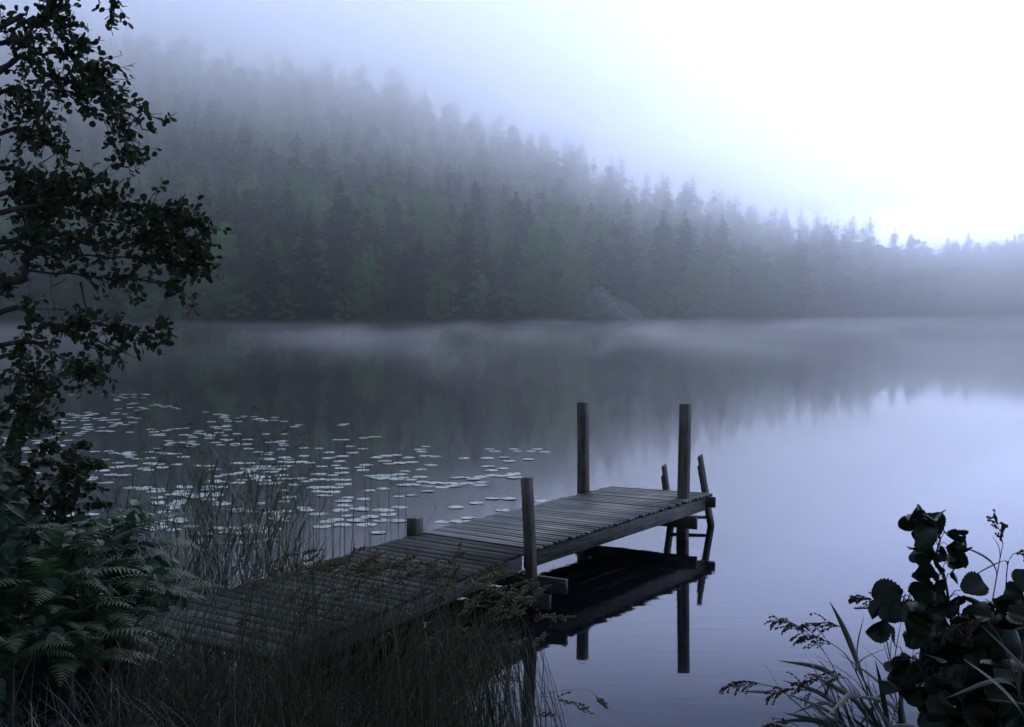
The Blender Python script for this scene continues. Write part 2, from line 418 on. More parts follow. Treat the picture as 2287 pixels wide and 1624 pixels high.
def trunk_line(h, r, lean=0, wob=.012):
    n = 9; t = np.linspace(0, 1, n); p = np.stack([np.cumsum(r.normal(0, wob * h * .35, n)), np.cumsum(r.normal(0, wob * h * .35, n)), t * h], -1)
    p[:, :2] -= p[0, :2]; p[:, :2] *= np.clip(t * 2, 0, 1)[:, None]; return p

KIND = {}
def make_kind(name, lod):
    out = []
    r = np.random.default_rng(abs(hash(name)) % 1000 if False else sum(map(ord, name)) + lod)
    nvar = {'spruce': 4, 'pine': 3, 'birch': 3, 'willow': 2}[name] if lod == 0 else {'spruce': 3, 'pine': 2, 'birch': 2, 'willow': 1}[name]
    for v in range(nvar):
        if name == 'spruce':
            h = 18.; crown = spruce_crown(h, 260 if lod == 0 else 150, 6 if lod == 0 else 5, r)
            tr = tubes(trunk_line(h * .97, r, wob=.003), np.linspace(.2, .03, 9), 6); ml, mb = M_spruce, M_bark
            chunks = [tr]
        elif name == 'pine':
            h = 18.; crown, c = blob_crown(h, 3400 if lod == 0 else 1200, r, lo=.42 - .06 * v, rad=.17, nclump=38, sz=.42 if lod == 0 else .6, weep=-.2)
            tr = tubes(trunk_line(h * .95, r), np.linspace(.2, .04, 9), 6); ml, mb = M_pine, M_bark
            chunks = [tr, limb_set(c, h, r, .2)]
        elif name == 'birch':
            h = 16.; crown, c = blob_crown(h, 5200 if lod == 0 else 1600, r, lo=.1, rad=.19, nclump=44, sz=.27 if lod == 0 else .45, weep=.7)
            tr = tubes(trunk_line(h * .93, r), np.linspace(.13, .03, 9), 6); ml, mb = M_birchl, M_birchb
            chunks = [tr, limb_set(c, h, r, .13, 12)]
        else:
            h = 7.; crown, c = blob_crown(h, 3000 if lod == 0 else 1000, r, lo=.05, rad=.36, nclump=30, sz=.24 if lod == 0 else .4, weep=.2)
            tr = tubes(trunk_line(h * .8, r), np.linspace(.1, .03, 9), 6); ml, mb = M_birchl, M_bark
            chunks = [tr, limb_set(c, h, r, .1, 10)]
        out.append((crown, chunks, ml, mb, h))
    return out
for k_ in ('spruce', 'pine', 'birch', 'willow'):
    KIND[k_] = (make_kind(k_, 0), make_kind(k_, 1))

# tree positions: (x, y, kind, scale, rot, leanx, leany)
trees = []
def px_tree(X, topY, kind, back=2.0, lean=0.0, hs=None):
    """a tree seen at column X whose top shows at topY, standing 'back' metres behind the shoreline"""
    u = (X - CX) / F; D = float(shore(u)) + back; x = u * D; z = float(hill_z(x, D))
    a, c = ray(X, topY); top = H + c * D
    h0 = KIND[kind][0][0][4]
    trees.append([x, D, kind, max((top - z) / h0, .25), random.random() * 6.28, lean, 0, 'x'])
for a in [(505, 480, 'birch', 4), (430, 375, 'birch', 22), (345, 420, 'birch', 14), (840, 395, 'birch', 16), (945, 408, 'birch', 14), (1040, 452, 'spruce', 8), (1175, 480, 'birch', 3, .14),
          (1245, 505, 'birch', 7), (1272, 560, 'birch', 5, .16), (670, 365, 'birch', 24), (690, 480, 'spruce', 5), (600, 520, 'spruce', 3), (800, 560, 'birch', 2),
          (1480, 470, 'spruce', 14), (1545, 560, 'birch', 4), (1610, 565, 'birch', 6), (1690, 555, 'birch', 4), (1760, 590, 'birch', 3), (1530, 405, 'spruce', 52), (470, 225, 'spruce', 88),
          (905, 560, 'spruce', 3), (980, 600, 'willow', 1), (1120, 640, 'willow', 1), (1220, 655, 'willow', 1), (640, 640, 'willow', 1), (540, 650, 'willow', 1), (760, 650, 'willow', 1), (1470, 650, 'willow', 1),
          (1385, 560, 'spruce', 12), (1292, 665, 'willow', 1), (1425, 690, 'willow', 1), (1340, 520, 'spruce', 16), (2040, 522, 'birch', 30), (1840, 485, 'spruce', 36), (1650, 470, 'spruce', 45), (950, 200, 'spruce', 118), (295, 60, 'spruce', 128), (340, 75, 'spruce', 130), (1965, 540, 'pine', 24)]:
    px_tree(*a)
cellpts = [(t[0], t[1]) for t in trees]
row = 1.5
while row < 178:
    gap = 4.2 if row < 30 else 4.6
    u = -.62
    while u < .62:
        D = float(shore(u)) + row + random.uniform(-1.8, 1.8)
        wmax = float(crest(u)[0] - shore(u)) + 18
        x = u * D
        X = u * F + CX
        ok = row < wmax and (X > -260) and X < 2560
        if 1285 < X < 1462 and row < 15: ok = False
        if min([(x - q[0]) ** 2 + (D - q[1]) ** 2 for q in cellpts[-160:]] + [99]) < 2.6 ** 2: ok = False
        if ok and row < 26 and min((x - q[0]) ** 2 + (D - q[1]) ** 2 for q in cellpts[:40]) < 3.2 ** 2: ok = False
        if ok:
            p = random.random()
            right = X > 1450
            if row < 3: kind = 'willow' if p < .55 else ('birch' if p < .75 else 'spruce')
            elif row < 30: kind = 'birch' if p < (.6 if right else .42) else ('pine' if p < .5 and not right else 'spruce')
            else: kind = 'birch' if p < (.4 if right else .16) else ('pine' if p < .4 else 'spruce')
            sc = random.choice([random.uniform(.55, .9), random.uniform(.85, 1.2)]) if row > 6 else random.uniform(.4, .9)
            if kind == 'willow': sc = random.uniform(.5, 1.05)
            trees.append([x, D, kind, sc, random.random() * 6.28, random.gauss(0, .025), random.gauss(0, .02), 'r'])
            cellpts.append((x, D))
        u += gap * random.uniform(.75, 1.3) / D
    row += 4.0 if row < 30 else 5.0
print('TREES', len(trees))
def infr(t): return -60 < t[0] / t[1] * F + CX < 2345
def dshore(t): return t[1] - float(shore(t[0] / t[1]))
front = [t for t in trees if t[7] == 'x'] + sorted([t for t in trees if t[7] == 'r' and infr(t)], key=lambda t: dshore(t) * (1 if t[2] != 'willow' else 1.3))
indiv = front[:298]
ids = set(id(t) for t in indiv)
rest = [t for t in trees if id(t) not in ids]
# individual trees
proto = {}
for k_ in KIND:
    proto[k_] = []
    for (crown, chunks, ml, mb, h) in KIND[k_][0]:
        proto[k_].append((mesh_from('crown', [(crown[0], crown[1])], ml), mesh_from('trunk', [(c[0], c[1]) for c in chunks], mb, smooth=True)))
NM = {'spruce': 'spruce_tree', 'pine': 'pine_tree', 'birch': 'birch_tree', 'willow': 'willow_bush'}
DESC = {'spruce': 'dark spruce from left', 'pine': 'pine from left', 'birch': 'pale birch from left', 'willow': 'willow bush from left'}
REG = [(-99, 330, 'seen through alder boughs'), (330, 560, 'right of the alder boughs'), (560, 800, 'beyond the tall reeds'), (800, 1020, 'beyond the open lily pads'),
       (1020, 1290, 'left of the rock'), (1290, 1480, 'round the rock'), (1480, 1720, 'just right of the rock'), (1720, 1960, 'on the misty right shore'), (1960, 2400, 'at the far right')]
ORD = ['first', 'second', 'third', 'fourth', 'fifth', 'sixth', 'seventh', 'eighth', 'ninth', 'tenth', 'eleventh', 'twelfth', 'thirteenth', 'fourteenth', 'fifteenth', 'sixteenth', 'seventeenth', 'eighteenth', 'nineteenth', 'twentieth']
def band(d): return 'at the water' if d < 5 else ('just above the water' if d < 13 else ('low on the slope' if d < 24 else 'high on the slope'))
buck = {}
for t in indiv:
    X = t[0] / t[1] * F + CX; rg = [q[2] for q in REG if q[0] <= X < q[1]] or [REG[0][2] if X < 0 else REG[-1][2]]
    buck.setdefault((t[2], band(dshore(t)), rg[0]), []).append((X, t))
for (kd, bd, rg), L_ in buck.items():
    L_.sort(key=lambda q: q[0])
    for i, (X, t) in enumerate(L_):
        o_ = ORD[min(i, 19)] + ' ' if len(L_) > 1 else ''
        lab = (o_ + DESC[kd] + ' ' + bd + ', ' + rg)
        vi = random.randrange(len(proto[kd])); cm, tm = proto[kd][vi]
        r_ = empty(NM[kd], (t[0], t[1], float(hill_z(np.array(t[0]), np.array(t[1]))) - .15), lab, {'willow': 'bush'}.get(kd, 'tree'), 'trees on the far shore', t[4])
        r_.rotation_euler = Matrix.Rotation(t[5], 3, 'Y').to_euler() if False else (Matrix.Rotation(t[5], 3, 'Y') @ Matrix.Rotation(t[6], 3, 'X') @ Matrix.Rotation(t[4], 3, 'Z')).to_euler()
        wd = random.uniform(.95, 1.4); r_.scale = (t[3] * wd, t[3] * wd, t[3])
        obj('crown', cm, None, r_); obj('trunk', tm, None, r_)
# the rest of the forest is one mass
chs = []
mats = [M_spruce, M_bark, M_pine, M_birchl, M_birchb]
mi_ = {'spruce': (0, 1), 'pine': (2, 1), 'birch': (3, 4), 'willow': (3, 1)}
for t in rest:
    crown, chunks, ml, mb, h = random.choice(KIND[t[2]][1])
    c_, s_ = math.cos(t[4]), math.sin(t[4]); R = np.array([[c_, -s_, 0], [s_, c_, 0], [0, 0, 1]])
    base = np.array((t[0], t[1], float(hill_z(np.array(t[0]), np.array(t[1]))) - .15)); tn = random.random() * .7
    for (V_, F_), mi in [(crown, mi_[t[2]][0])] + [(c, mi_[t[2]][1]) for c in chunks[:1]]:
        chs.append((V_ @ R.T * t[3] + base, F_, mi, tn))
fo = obj('forest', chs, mats); tag(fo, 'misty spruce forest filling the hillside behind the shore trees', 'forest', kind='stuff')
del chs

# ------------------------------------------------------------------ rock on the far shore
def rock():
    u = (1362 - CX) / F; D = float(shore(u)) + 5; x0 = u * D
    n, m_ = 64, 40
    th = np.linspace(0, 2 * pi, n, endpoint=False); ph = np.linspace(-.25, pi / 2, m_)
    T_, P_ = np.meshgrid(th, ph)
    x = np.cos(T_) * np.cos(P_); y = np.sin(T_) * np.cos(P_); z = np.sin(P_)
    r = 1 + .1 * np.sin(3 * T_ + 2 * P_) + .06 * np.sin(5 * T_ - 4 * P_ + 1) + .03 * np.sin(11 * T_ + 5 * P_)
    X_ = x * r * 8.0; Y_ = y * r * 6; Z_ = np.maximum(z * r, -.2) * 6.6
    Z_ = Z_ * np.clip(.95 - .09 * (X_ + 1), .15, 1.0)
    Z_ += .35 * np.clip(np.sin(X_ * .8 + Z_ * .9) * 3, -1, 1)
    V = np.stack([X_, Y_, Z_], -1).reshape(-1, 3); idx = np.arange(n * m_).reshape(m_, n)
    a = idx[:-1]; b_ = idx[1:]
    Fq = np.stack([a, np.roll(a, -1, 1), np.roll(b_, -1, 1), b_], -1).reshape(-1, 4)
    m, nt, nd, lk = new_mat('lichen_rock')
    tc = N_(nt, 'ShaderNodeTexCoord'); mp = N_(nt, 'ShaderNodeMapping'); mp.inputs['Scale'].default_value = (.3, .4, .9); mp.inputs['Rotation'].default_value = (0, math.radians(-40), 0)
    lk.new(tc.outputs['Object'], mp.inputs[0])
    nz = N_(nt, 'ShaderNodeTexNoise', Scale=1.3, Detail=8.0, Roughness=.7); lk.new(mp.outputs[0], nz.inputs['Vector'])
    c = ramp(nt, nz.outputs['Fac'], [(.3, (.04, .045, .04)), (.5, (.12, .125, .12)), (.68, (.3, .3, .31))])
    b = N_(nt, 'ShaderNodeBsdfPrincipled', Roughness=.9); lk.new(c, b.inputs['Base Color'])
    bp = N_(nt, 'ShaderNodeBump', Strength=.8, Distance=.5); lk.new(nz.outputs['Fac'], bp.inputs['Height']); lk.new(bp.outputs[0], b.inputs['Normal'])
    o = N_(nt, 'ShaderNodeOutputMaterial'); lk.new(b.outputs[0], o.inputs['Surface'])
    r = obj('shore_rock', [(V, Fq)], m, smooth=False); r.location = (x0, D, 0)
    tag(r, 'bare grey rock with pale streaks sloping into the lake on the far shore', 'rock')
rock()

# ------------------------------------------------------------------ air: haze, fog bank on the hill, mist on the water
def closed_box(x0, x1, y0, y1, z0, z1, tilt=lambda x, y: 0.0, n=1):
    c = [(x0, y0), (x1, y0), (x1, y1), (x0, y1)]
    V = [(x, y, z0 + tilt(x, y)) for x, y in c] + [(x, y, z1) for x, y in c]
    Fq = [[3, 2, 1, 0], [4, 5, 6, 7], [0, 1, 5, 4], [1, 2, 6, 5], [2, 3, 7, 6], [3, 0, 4, 7]]
    return [(np.array(V, float), np.array(Fq))]
AIR = (.985, .992, 1.0)
def fog_slab(x0, x1, y0, y1, z1, base, nx=30, ny=6, low=3.0):
    """closed body of fog: flat top at z1, a gently tilted underside"""
    xs = np.linspace(x0, x1, nx); ys = np.linspace(y0, y1, ny); X_, Y_ = np.meshgrid(xs, ys)
    Zt = np.clip(z1 - .42 * (X_ + 50), 20, z1); Zb = np.minimum(np.maximum(base(X_, Y_), low), Zt - 6)
    V = np.concatenate([np.stack([X_, Y_, Zb], -1).reshape(-1, 3), np.stack([X_, Y_, Zt], -1).reshape(-1, 3)])
    i = np.arange(nx * ny).reshape(ny, nx); j = i + nx * ny
    q = lambda m_, fl: np.stack([m_[:-1, :-1], m_[:-1, 1:], m_[1:, 1:], m_[1:, :-1]] if not fl else [m_[1:, :-1], m_[1:, 1:], m_[:-1, 1:], m_[:-1, :-1]], -1).reshape(-1, 4)
    e = lambda a, b_: np.stack([a[:-1], a[1:], b_[1:], b_[:-1]], -1)
    return [(V, [q(i, True), q(j, False), e(i[0], j[0]), e(i[:, -1], j[:, -1]), e(i[-1, ::-1], j[-1, ::-1]), e(i[::-1, 0], j[::-1, 0])])]
hz = obj('haze', closed_box(-760, 760, -80, 760, -3, 130), volume_mat('haze_air', .0001, AIR, .72)); tag(hz, kind='stuff')
f0 = obj('fog_bank', fog_slab(-350, 350, 158, 410, 90, lambda x, y: .04 + 0 * x, low=.03), volume_mat('far_air', .0062, AIR, .8)); tag(f0, 'pale fog thickening in front of the far shore', 'fog', kind='stuff')
f1 = obj('fog_bank', fog_slab(-340, 340, 195, 400, 87, lambda x, y: 24 - .14 * x - .06 * (y - 300)), volume_mat('fog_air', .0050, AIR, .8)); tag(f1, 'fog bank lying against the upper hillside', 'fog', kind='stuff')
f2 = obj('fog_bank', fog_slab(-335, 335, 215, 390, 84, lambda x, y: 44 - .12 * x), volume_mat('thick_fog_air', .0075, AIR, .8)); tag(f2, 'thick white fog over the hilltop', 'fog', kind='stuff')
# drifting banks: soft lens-shaped bodies of thicker fog along the slope and the right shore
def lens(c, r, k=28, m_=14, seed=0):
    q = np.random.default_rng(seed); th = np.linspace(0, 2 * pi, k, endpoint=False); ph = np.linspace(-pi / 2, pi / 2, m_)[1:-1]
    T_, P_ = np.meshgrid(th, ph); w_ = 1 + .18 * np.sin(2 * T_ + seed) + .12 * np.sin(3 * T_ + 2 * P_ + seed * 2) + .08 * np.sin(5 * T_ - seed)
    V = np.stack([c[0] + r[0] * w_ * np.cos(T_) * np.cos(P_), c[1] + r[1] * w_ * np.sin(T_) * np.cos(P_), c[2] + r[2] * w_ * np.sin(P_)], -1).reshape(-1, 3)
    V = np.vstack([V, [(c[0], c[1], c[2] - r[2]), (c[0], c[1], c[2] + r[2])]]); n = len(ph); idx = np.arange(n * k).reshape(n, k)
    Fq = np.stack([idx[:-1], np.roll(idx[:-1], -1, 1), np.roll(idx[1:], -1, 1), idx[1:]], -1).reshape(-1, 4)
    a = np.stack([np.roll(idx[0], -1), idx[0], np.full(k, n * k)], -1); b_ = np.stack([idx[-1], np.roll(idx[-1], -1), np.full(k, n * k + 1)], -1)
    return (V, [Fq, a, b_])
ln = []
for j, (X_, Y_, D_, rx, ry, rz) in enumerate([(420, 215, 262, 34, 26, 9), (760, 235, 250, 30, 24, 9), (1010, 330, 245, 28, 22, 7), (1330, 430, 262, 34, 24, 8), (1620, 515, 285, 36, 24, 7), (1900, 575, 300, 36, 22, 7), (2200, 600, 318, 46, 26, 9), (180, 130, 270, 40, 26, 12)]):
    ln.append(lens(PD(X_, Y_, D_), (rx, ry, rz), seed=j))
f4 = obj('drifting_fog', ln, volume_mat('drift_air', .0075, AIR, .8)); tag(f4, 'thicker drifts of fog hanging on the slope and over the right shore', 'fog', kind='stuff')
rs_ = lens((165, 335, 2), (125, 85, 22), 48, 24, 5); rs_[0][:, 2] = np.maximum(rs_[0][:, 2], .06)
f5 = obj('fog_bank', [rs_], volume_mat('right_shore_air', .0050, AIR, .8)); tag(f5, 'denser fog round the right end of the far shore', 'fog', kind='stuff')
mm = volume_mat('mist_air', .032, AIR, .6, noise=dict(scale=(.09, .028, .2), lo=.42, hi=.8, base=.0, fades=[('Y', 26, 75), ('X', -170, 90), ('Z', 1.5, .1)]))
f3 = obj('water_mist', closed_box(-300, 330, 30, 420, .05, 1.55), mm); tag(f3, 'thin wisps of mist drifting low over the lake', 'mist', kind='stuff')

# ------------------------------------------------------------------ near bank
_bx = np.array([-60, -6, -3.4, -2.4, -1.5, -.6, .2, 1.2, 2.5, 4, 60.]); _by = np.array([18, 12.2, 10.2, 9.0, 8.0, 7.0, 6.2, 5.2, 4.9, 5.4, 16.])
def bank_z(x, y):
    ys = np.interp(x, _bx, _by); t = y / ys
    z = np.where(t < 0, 1.2 - .12 * t, 1.2 - 1.2 * np.clip(t, 0, 3) ** 1.5)
    return np.maximum(z, -.8) + .035 * np.sin(x * 3.1) * np.sin(y * 2.7)
gx = np.concatenate([np.linspace(-60, -9, 18), np.linspace(-8, 8, 81), np.linspace(9, 60, 18)]); gy = np.concatenate([np.linspace(-60, -3, 15), np.linspace(-2, 16, 91), np.linspace(17, 30, 10)])
X, Y = np.meshgrid(gx, gy); Z = bank_z(X, Y)
V = np.stack([X, Y, Z], -1).reshape(-1, 3); idx = np.arange(X.size).reshape(X.shape)
Fq = np.stack([idx[:-1, :-1], idx[:-1, 1:], idx[1:, 1:], idx[1:, :-1]], -1).reshape(-1, 4)
M_soil = bark_mat('bank_soil', [(.012, .012, .008), (.03, .028, .018), (.05, .045, .03)], scale=(3, 3, 3), bump=.5)
obj('ground', [(V, Fq)], M_soil, smooth=True)['kind'] = 'structure'

# ------------------------------------------------------------------ jetty
ZD = .51
K = 2287 / 4096.
def DS(x, y, z=ZD): return PZ(x * K, y * K, z)
jl, jr = DS(1681, 2131), DS(2120, 2197)          # joint between the two sections
el_, er = DS(2444, 1944.5), DS(2853, 1973)       # lake end
nl, nr = DS(462, 2487), DS(1062, 2630)           # shore end
Zv = np.array((0, 0, 1.))
jroot = empty('jetty', (jl + jr) / 2 * np.array((1, 1, 0)), 'weathered plank jetty with tall square posts reaching into the misty lake', 'jetty')
dir_far = unit((el_ + er) / 2 - (jl + jr) / 2); dir_near = unit((jl + jr) / 2 - (nl + nr) / 2)
cross_far = unit(jr - jl + er - el_); cross_near = unit(jr - jl + nr - nl)
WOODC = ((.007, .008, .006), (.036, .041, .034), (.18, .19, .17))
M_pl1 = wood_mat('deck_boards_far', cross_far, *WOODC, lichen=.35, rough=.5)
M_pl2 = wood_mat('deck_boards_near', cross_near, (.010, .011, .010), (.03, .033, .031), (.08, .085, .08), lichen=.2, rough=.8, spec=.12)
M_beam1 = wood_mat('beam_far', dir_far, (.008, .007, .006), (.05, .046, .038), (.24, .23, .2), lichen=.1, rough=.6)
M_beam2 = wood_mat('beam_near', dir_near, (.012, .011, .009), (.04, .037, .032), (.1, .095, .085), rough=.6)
M_post = wood_mat('post_timber', Zv, (.014, .011, .008), (.06, .048, .037), (.2, .175, .145), rough=.6)
M_cross = wood_mat('cross_timber', cross_far, (.014, .012, .01), (.04, .036, .03), (.1, .09, .08), rough=.6)

def deck(name, a0, a1, b0, b1, mat, w_, label):
    """boards from edge a0-b0 (near) to a1-b1 (far)"""
    L = np.linalg.norm((a1 + b1) / 2 - (a0 + b0) / 2); n = int(L / w_); ch = []
    for i in range(n):
        t = (i + .5) / n; l = a0 + (a1 - a0) * t; r = b0 + (b1 - b0) * t
        ax = unit(r - l); ll = np.linalg.norm(r - l)
        ay = unit(np.cross(Zv, ax)); jit = rng.normal(0, .006)
        c = (l + r) / 2 + ax * rng.normal(0, .009) + Zv * (-.016 + rng.normal(0, .0016)) + ay * rng.normal(0, .001)
        az = unit(np.cross(ax, ay) + ay * rng.normal(0, .006)); 
        ch.append(box(c, ax, ay, az, ll / 2 + rng.normal(0, .006), L / n / 2 - rng.uniform(.0058, .0092), .016, .003))
    o = obj(name, ch, mat, jroot, world=True); return o
tag(deck('deck', jl + dir_far * .02, el_, jr + dir_far * .02, er, M_pl1, .098, ''), 'paler lake section of planking')
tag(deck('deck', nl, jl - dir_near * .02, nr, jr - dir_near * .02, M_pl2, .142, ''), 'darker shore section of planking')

def wet_foot(m):
    """dark green-black stain on timber standing in the lake"""
    nt = m.node_tree; lk = nt.links; bs = [n for n in nt.nodes if n.type == 'BSDF_PRINCIPLED'][0]; src = bs.inputs['Base Color'].links[0].from_socket
    g = N_(nt, 'ShaderNodeNewGeometry'); sp = N_(nt, 'ShaderNodeSeparateXYZ'); lk.new(g.outputs['Position'], sp.inputs[0])
    nz = N_(nt, 'ShaderNodeTexNoise', Scale=22.0, Detail=3.0); lk.new(g.outputs['Position'], nz.inputs['Vector'])
    q = N_(nt, 'ShaderNodeMath', operation='MULTIPLY_ADD'); lk.new(nz.outputs['Fac'], q.inputs[0]); q.inputs[1].default_value = -.12; lk.new(sp.outputs['Z'], q.inputs[2])
    r = N_(nt, 'ShaderNodeMapRange', interpolation_type='SMOOTHSTEP'); lk.new(q.outputs[0], r.inputs['Value']); r.inputs['From Min'].default_value = .0; r.inputs['From Max'].default_value = .09; r.inputs['To Min'].default_value = .85; r.inputs['To Max'].default_value = 0
    mx = N_(nt, 'ShaderNodeMix', data_type='RGBA'); lk.new(r.outputs[0], mx.inputs['Factor']); lk.new(src, mx.inputs['A']); mx.inputs['B'].default_value = (.012, .018, .008, 1); lk.new(mx.outputs['Result'], bs.inputs['Base Color'])
wet_foot(M_post)
def beam(name, p, q, w_, h_, mat, label=None, up=Zv, parent=None):
    ax = unit(q - p); ay = unit(np.cross(up, ax)); az = np.cross(ax, ay)
    o = obj(name, [box((p + q) / 2, ax, ay, az, np.linalg.norm(q - p) / 2, w_ / 2, h_ / 2, .005)], mat, parent or jroot, world=(parent is None))
    if label: o['label'] = label
    if parent is not None: o.matrix_parent_inverse = Matrix.Translation(-Vector(jroot.location))
    return o
dz = Zv * -(.034 + .085)
beam('side_beam', jr + dir_far * .04 - cross_far * .07 + dz, er - cross_far * .07 - dir_far * .12 + dz, .055, .165, M_beam1, 'deep pale-grained side beam of the lake section')
beam('side_beam', jl + dir_far * .04 + cross_far * .07 + dz, el_ + cross_far * .07 - dir_far * .12 + dz, .055, .165, M_beam1)
beam('side_beam', (jl + jr) / 2 + dir_far * .04 + dz, (el_ + er) / 2 - dir_far * .12 + dz, .055, .16, M_beam1)
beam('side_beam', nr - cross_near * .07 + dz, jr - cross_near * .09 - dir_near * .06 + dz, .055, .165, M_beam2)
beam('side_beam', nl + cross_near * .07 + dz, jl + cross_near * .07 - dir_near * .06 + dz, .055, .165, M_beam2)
# end board across the lake end
beam('end_board', el_ - dir_far * .05 - cross_far * .02 + Zv * -.105, er - dir_far * .05 + cross_far * .05 + Zv * -.105, .05, .13, M_cross)
# cross bearers
bA = PZ(2133 * K, 2442 * K, 0)                    # waterlines of the posts
bB = PZ(2742 * K, 2161 * K, 0); bC = PZ(2335 * K, 2126.5 * K, 0)
zb = .24
beam('cross_bearer', np.array((*((bB + cross_far * .19)[:2]), zb)) + dir_far * -.1, np.array((*((bB - cross_far * 1.45)[:2]), zb)) + dir_far * -.1, .05, .15, M_cross)
pA = DS(2230, 2283 * 1.0, .2)
beam('cross_bearer', np.array((*((bA + cross_far * .30)[:2]), .24)) + dir_far * .09, np.array((*((bA - cross_far * 1.35)[:2]), .24)) + dir_far * .09, .05, .14, M_cross)
beam('cross_bearer', np.array((*((bA + cross_far * .16)[:2]), .09)) + dir_far * .03, np.array((*((bA - cross_far * 1.35)[:2]), .09)) + dir_far * .03, .05, .14, M_cross)

def post(base, top, s, rot, label, hgt=None, mat=M_post):
    """square post from below the water to its top"""
    base = np.array(base); d = unit(top - base); p0 = base - d * .9
    ax = np.array((math.cos(rot), math.sin(rot), 0)); ay = unit(np.cross(d, ax)); ax = np.cross(ay, d)
    n = 12; ch = []; ss = []
    for k in range(n):
        t = k / (n - 1); c = p0 + (top - p0) * t
        wob = s / 2 * (1 + .015 * math.sin(5 * t + rot)); b_ = .006
        for (a, e) in [(-1, -1 + .12), (-1 + .12, -1), (1 - .12, -1), (1, -1 + .12), (1, 1 - .12), (1 - .12, 1), (-1 + .12, 1), (-1, 1 - .12)]:
            ss.append(c + ax * wob * a + ay * wob * e + rng.normal(0, .0006, 3))
    V = np.array(ss); idx = np.arange(n * 8).reshape(n, 8)
    Fq = np.stack([idx[:-1], np.roll(idx[:-1], -1, 1), np.roll(idx[1:], -1, 1), idx[1:]], -1).reshape(-1, 4)
    # shallow pyramid-ish worn top
    V = np.vstack([V, top + d * .008]); c = len(V) - 1
    Ft = np.array([[idx[-1, i], idx[-1, (i + 1) % 8], c] for i in range(8)])
    o = obj('post', [(V, [Fq, Ft])], mat, jroot, world=True)
    if label: o['label'] = label
    return o
def at(X, Y, P):  # the point seen at source pixel X, Y at the depth of P
    return PD(X * K, Y * K, P[1])
rot = math.atan2(cross_far[1], cross_far[0])
cB = PZ(2730 * K, 2157 * K, 0); post(cB, at(2742, 1617, cB), .118, rot - .0, 'tall post at the lake end, right side')
cC = PZ(2334 * K, 2127 * K, 0); post(cC, at(2332, 1610, cC), .118, rot, 'tall post at the lake end, left side')
cA = PZ(2131 * K, 2436 * K, 0); post(cA, at(2107, 1911, cA) , .086, rot - .25, 'tall post at the joint of the two deck sections')
cS = DS(1660, 2134, ZD); cS0 = cS.copy(); cS0[2] = 0; cS0 = cS0 - dir_far * .0; post(cS0, cS0 + Zv * (ZD + .155), .13, rot, 'short sawn-off post stub on the left edge')
cN = PZ(1535 * K, 2520 * K, 0.0)

# ladder
lad = obj('ladder', [box((el_ + er) / 2 + Zv * .02 - Zv * .12 + dir_far * .0, cross_far, dir_far, Zv, .05, .012, .03)], M_cross, jroot, world=True)
def rail(bx, by, tx, ty, name='rail'):
    b0 = PZ(bx * K, by * K, 0)
    # top lies in the vertical plane of the jetty's direction through the foot
    nrm = np.array((-dir_far[1], dir_far[0], 0)); a, c = ray(tx * K, ty * K); d = np.array((a, 1, c)); o_ = np.array((0, 0, H))
    t = np.dot(b0 - o_, nrm) / np.dot(d, nrm); top = o_ + d * t
    if np.linalg.norm((top - b0)[:2]) > .8:
        top = b0 + unit((top - b0) * np.array((1, 1, 0))) * .25 + Zv * 1.1
    return b0, top
rr = []
for (bx, by, tx, ty) in ((2848, 2104, 2800, 1824), (2687, 2100, 2656, 1863)):
    b0, top = rail(bx, by, tx, ty); d = unit(top - b0); rr.append((b0, top))
    ay = cross_far - d * np.dot(cross_far, d); ay = unit(ay); az = np.cross(d, ay)
    L = np.linalg.norm(top - b0)
    ra = obj('rail', [box(b0 + d * (L / 2 - .3), d, az, ay, L / 2 + .3, .05, .016, .004)], M_post, lad)
    rb = obj('rail_brace', [box(b0 + d * (L / 2 - .38) - ay * .034, d, az, ay, L / 2 + .24, .036, .015, .004)], M_post, lad)
for k, z_ in enumerate((.12, -.22)):
    p = [b0 + (top - b0) * (z_ / (top - b0)[2]) for b0, top in rr]
    ax = unit(p[0] - p[1])
    rg = obj('rung', [box((p[0] + p[1]) / 2, ax, unit(np.cross(Zv, ax)), Zv, np.linalg.norm(p[0] - p[1]) / 2, .045, .016, .003)], M_cross, lad)
# ================================================================== plants and water lilies
def bez(P0, P1, P2, P3, n):
    t = np.linspace(0, 1, n)[None, :, None]
    P0, P1, P2, P3 = [np.asarray(p, float).reshape(-1, 1, 3) for p in (P0, P1, P2, P3)]
    return (1 - t) ** 3 * P0 + 3 * t * (1 - t) ** 2 * P1 + 3 * t * t * (1 - t) * P2 + t ** 3 * P3
def PDv(X, Y, D):
    return np.array([PD(a, b, c) for a, b, c in zip(X, Y, D)])
SPIN = (np.array([(0, 0, 0), (.5, .4, 0), (0, .4, .5), (-.5, .4, 0), (0, .4, -.5), (0, 1, 0)], float),
        np.array([[0, 2, 1], [0, 3, 2], [0, 4, 3], [0, 1, 4], [5, 1, 2], [5, 2, 3], [5, 3, 4], [5, 4, 1]]))
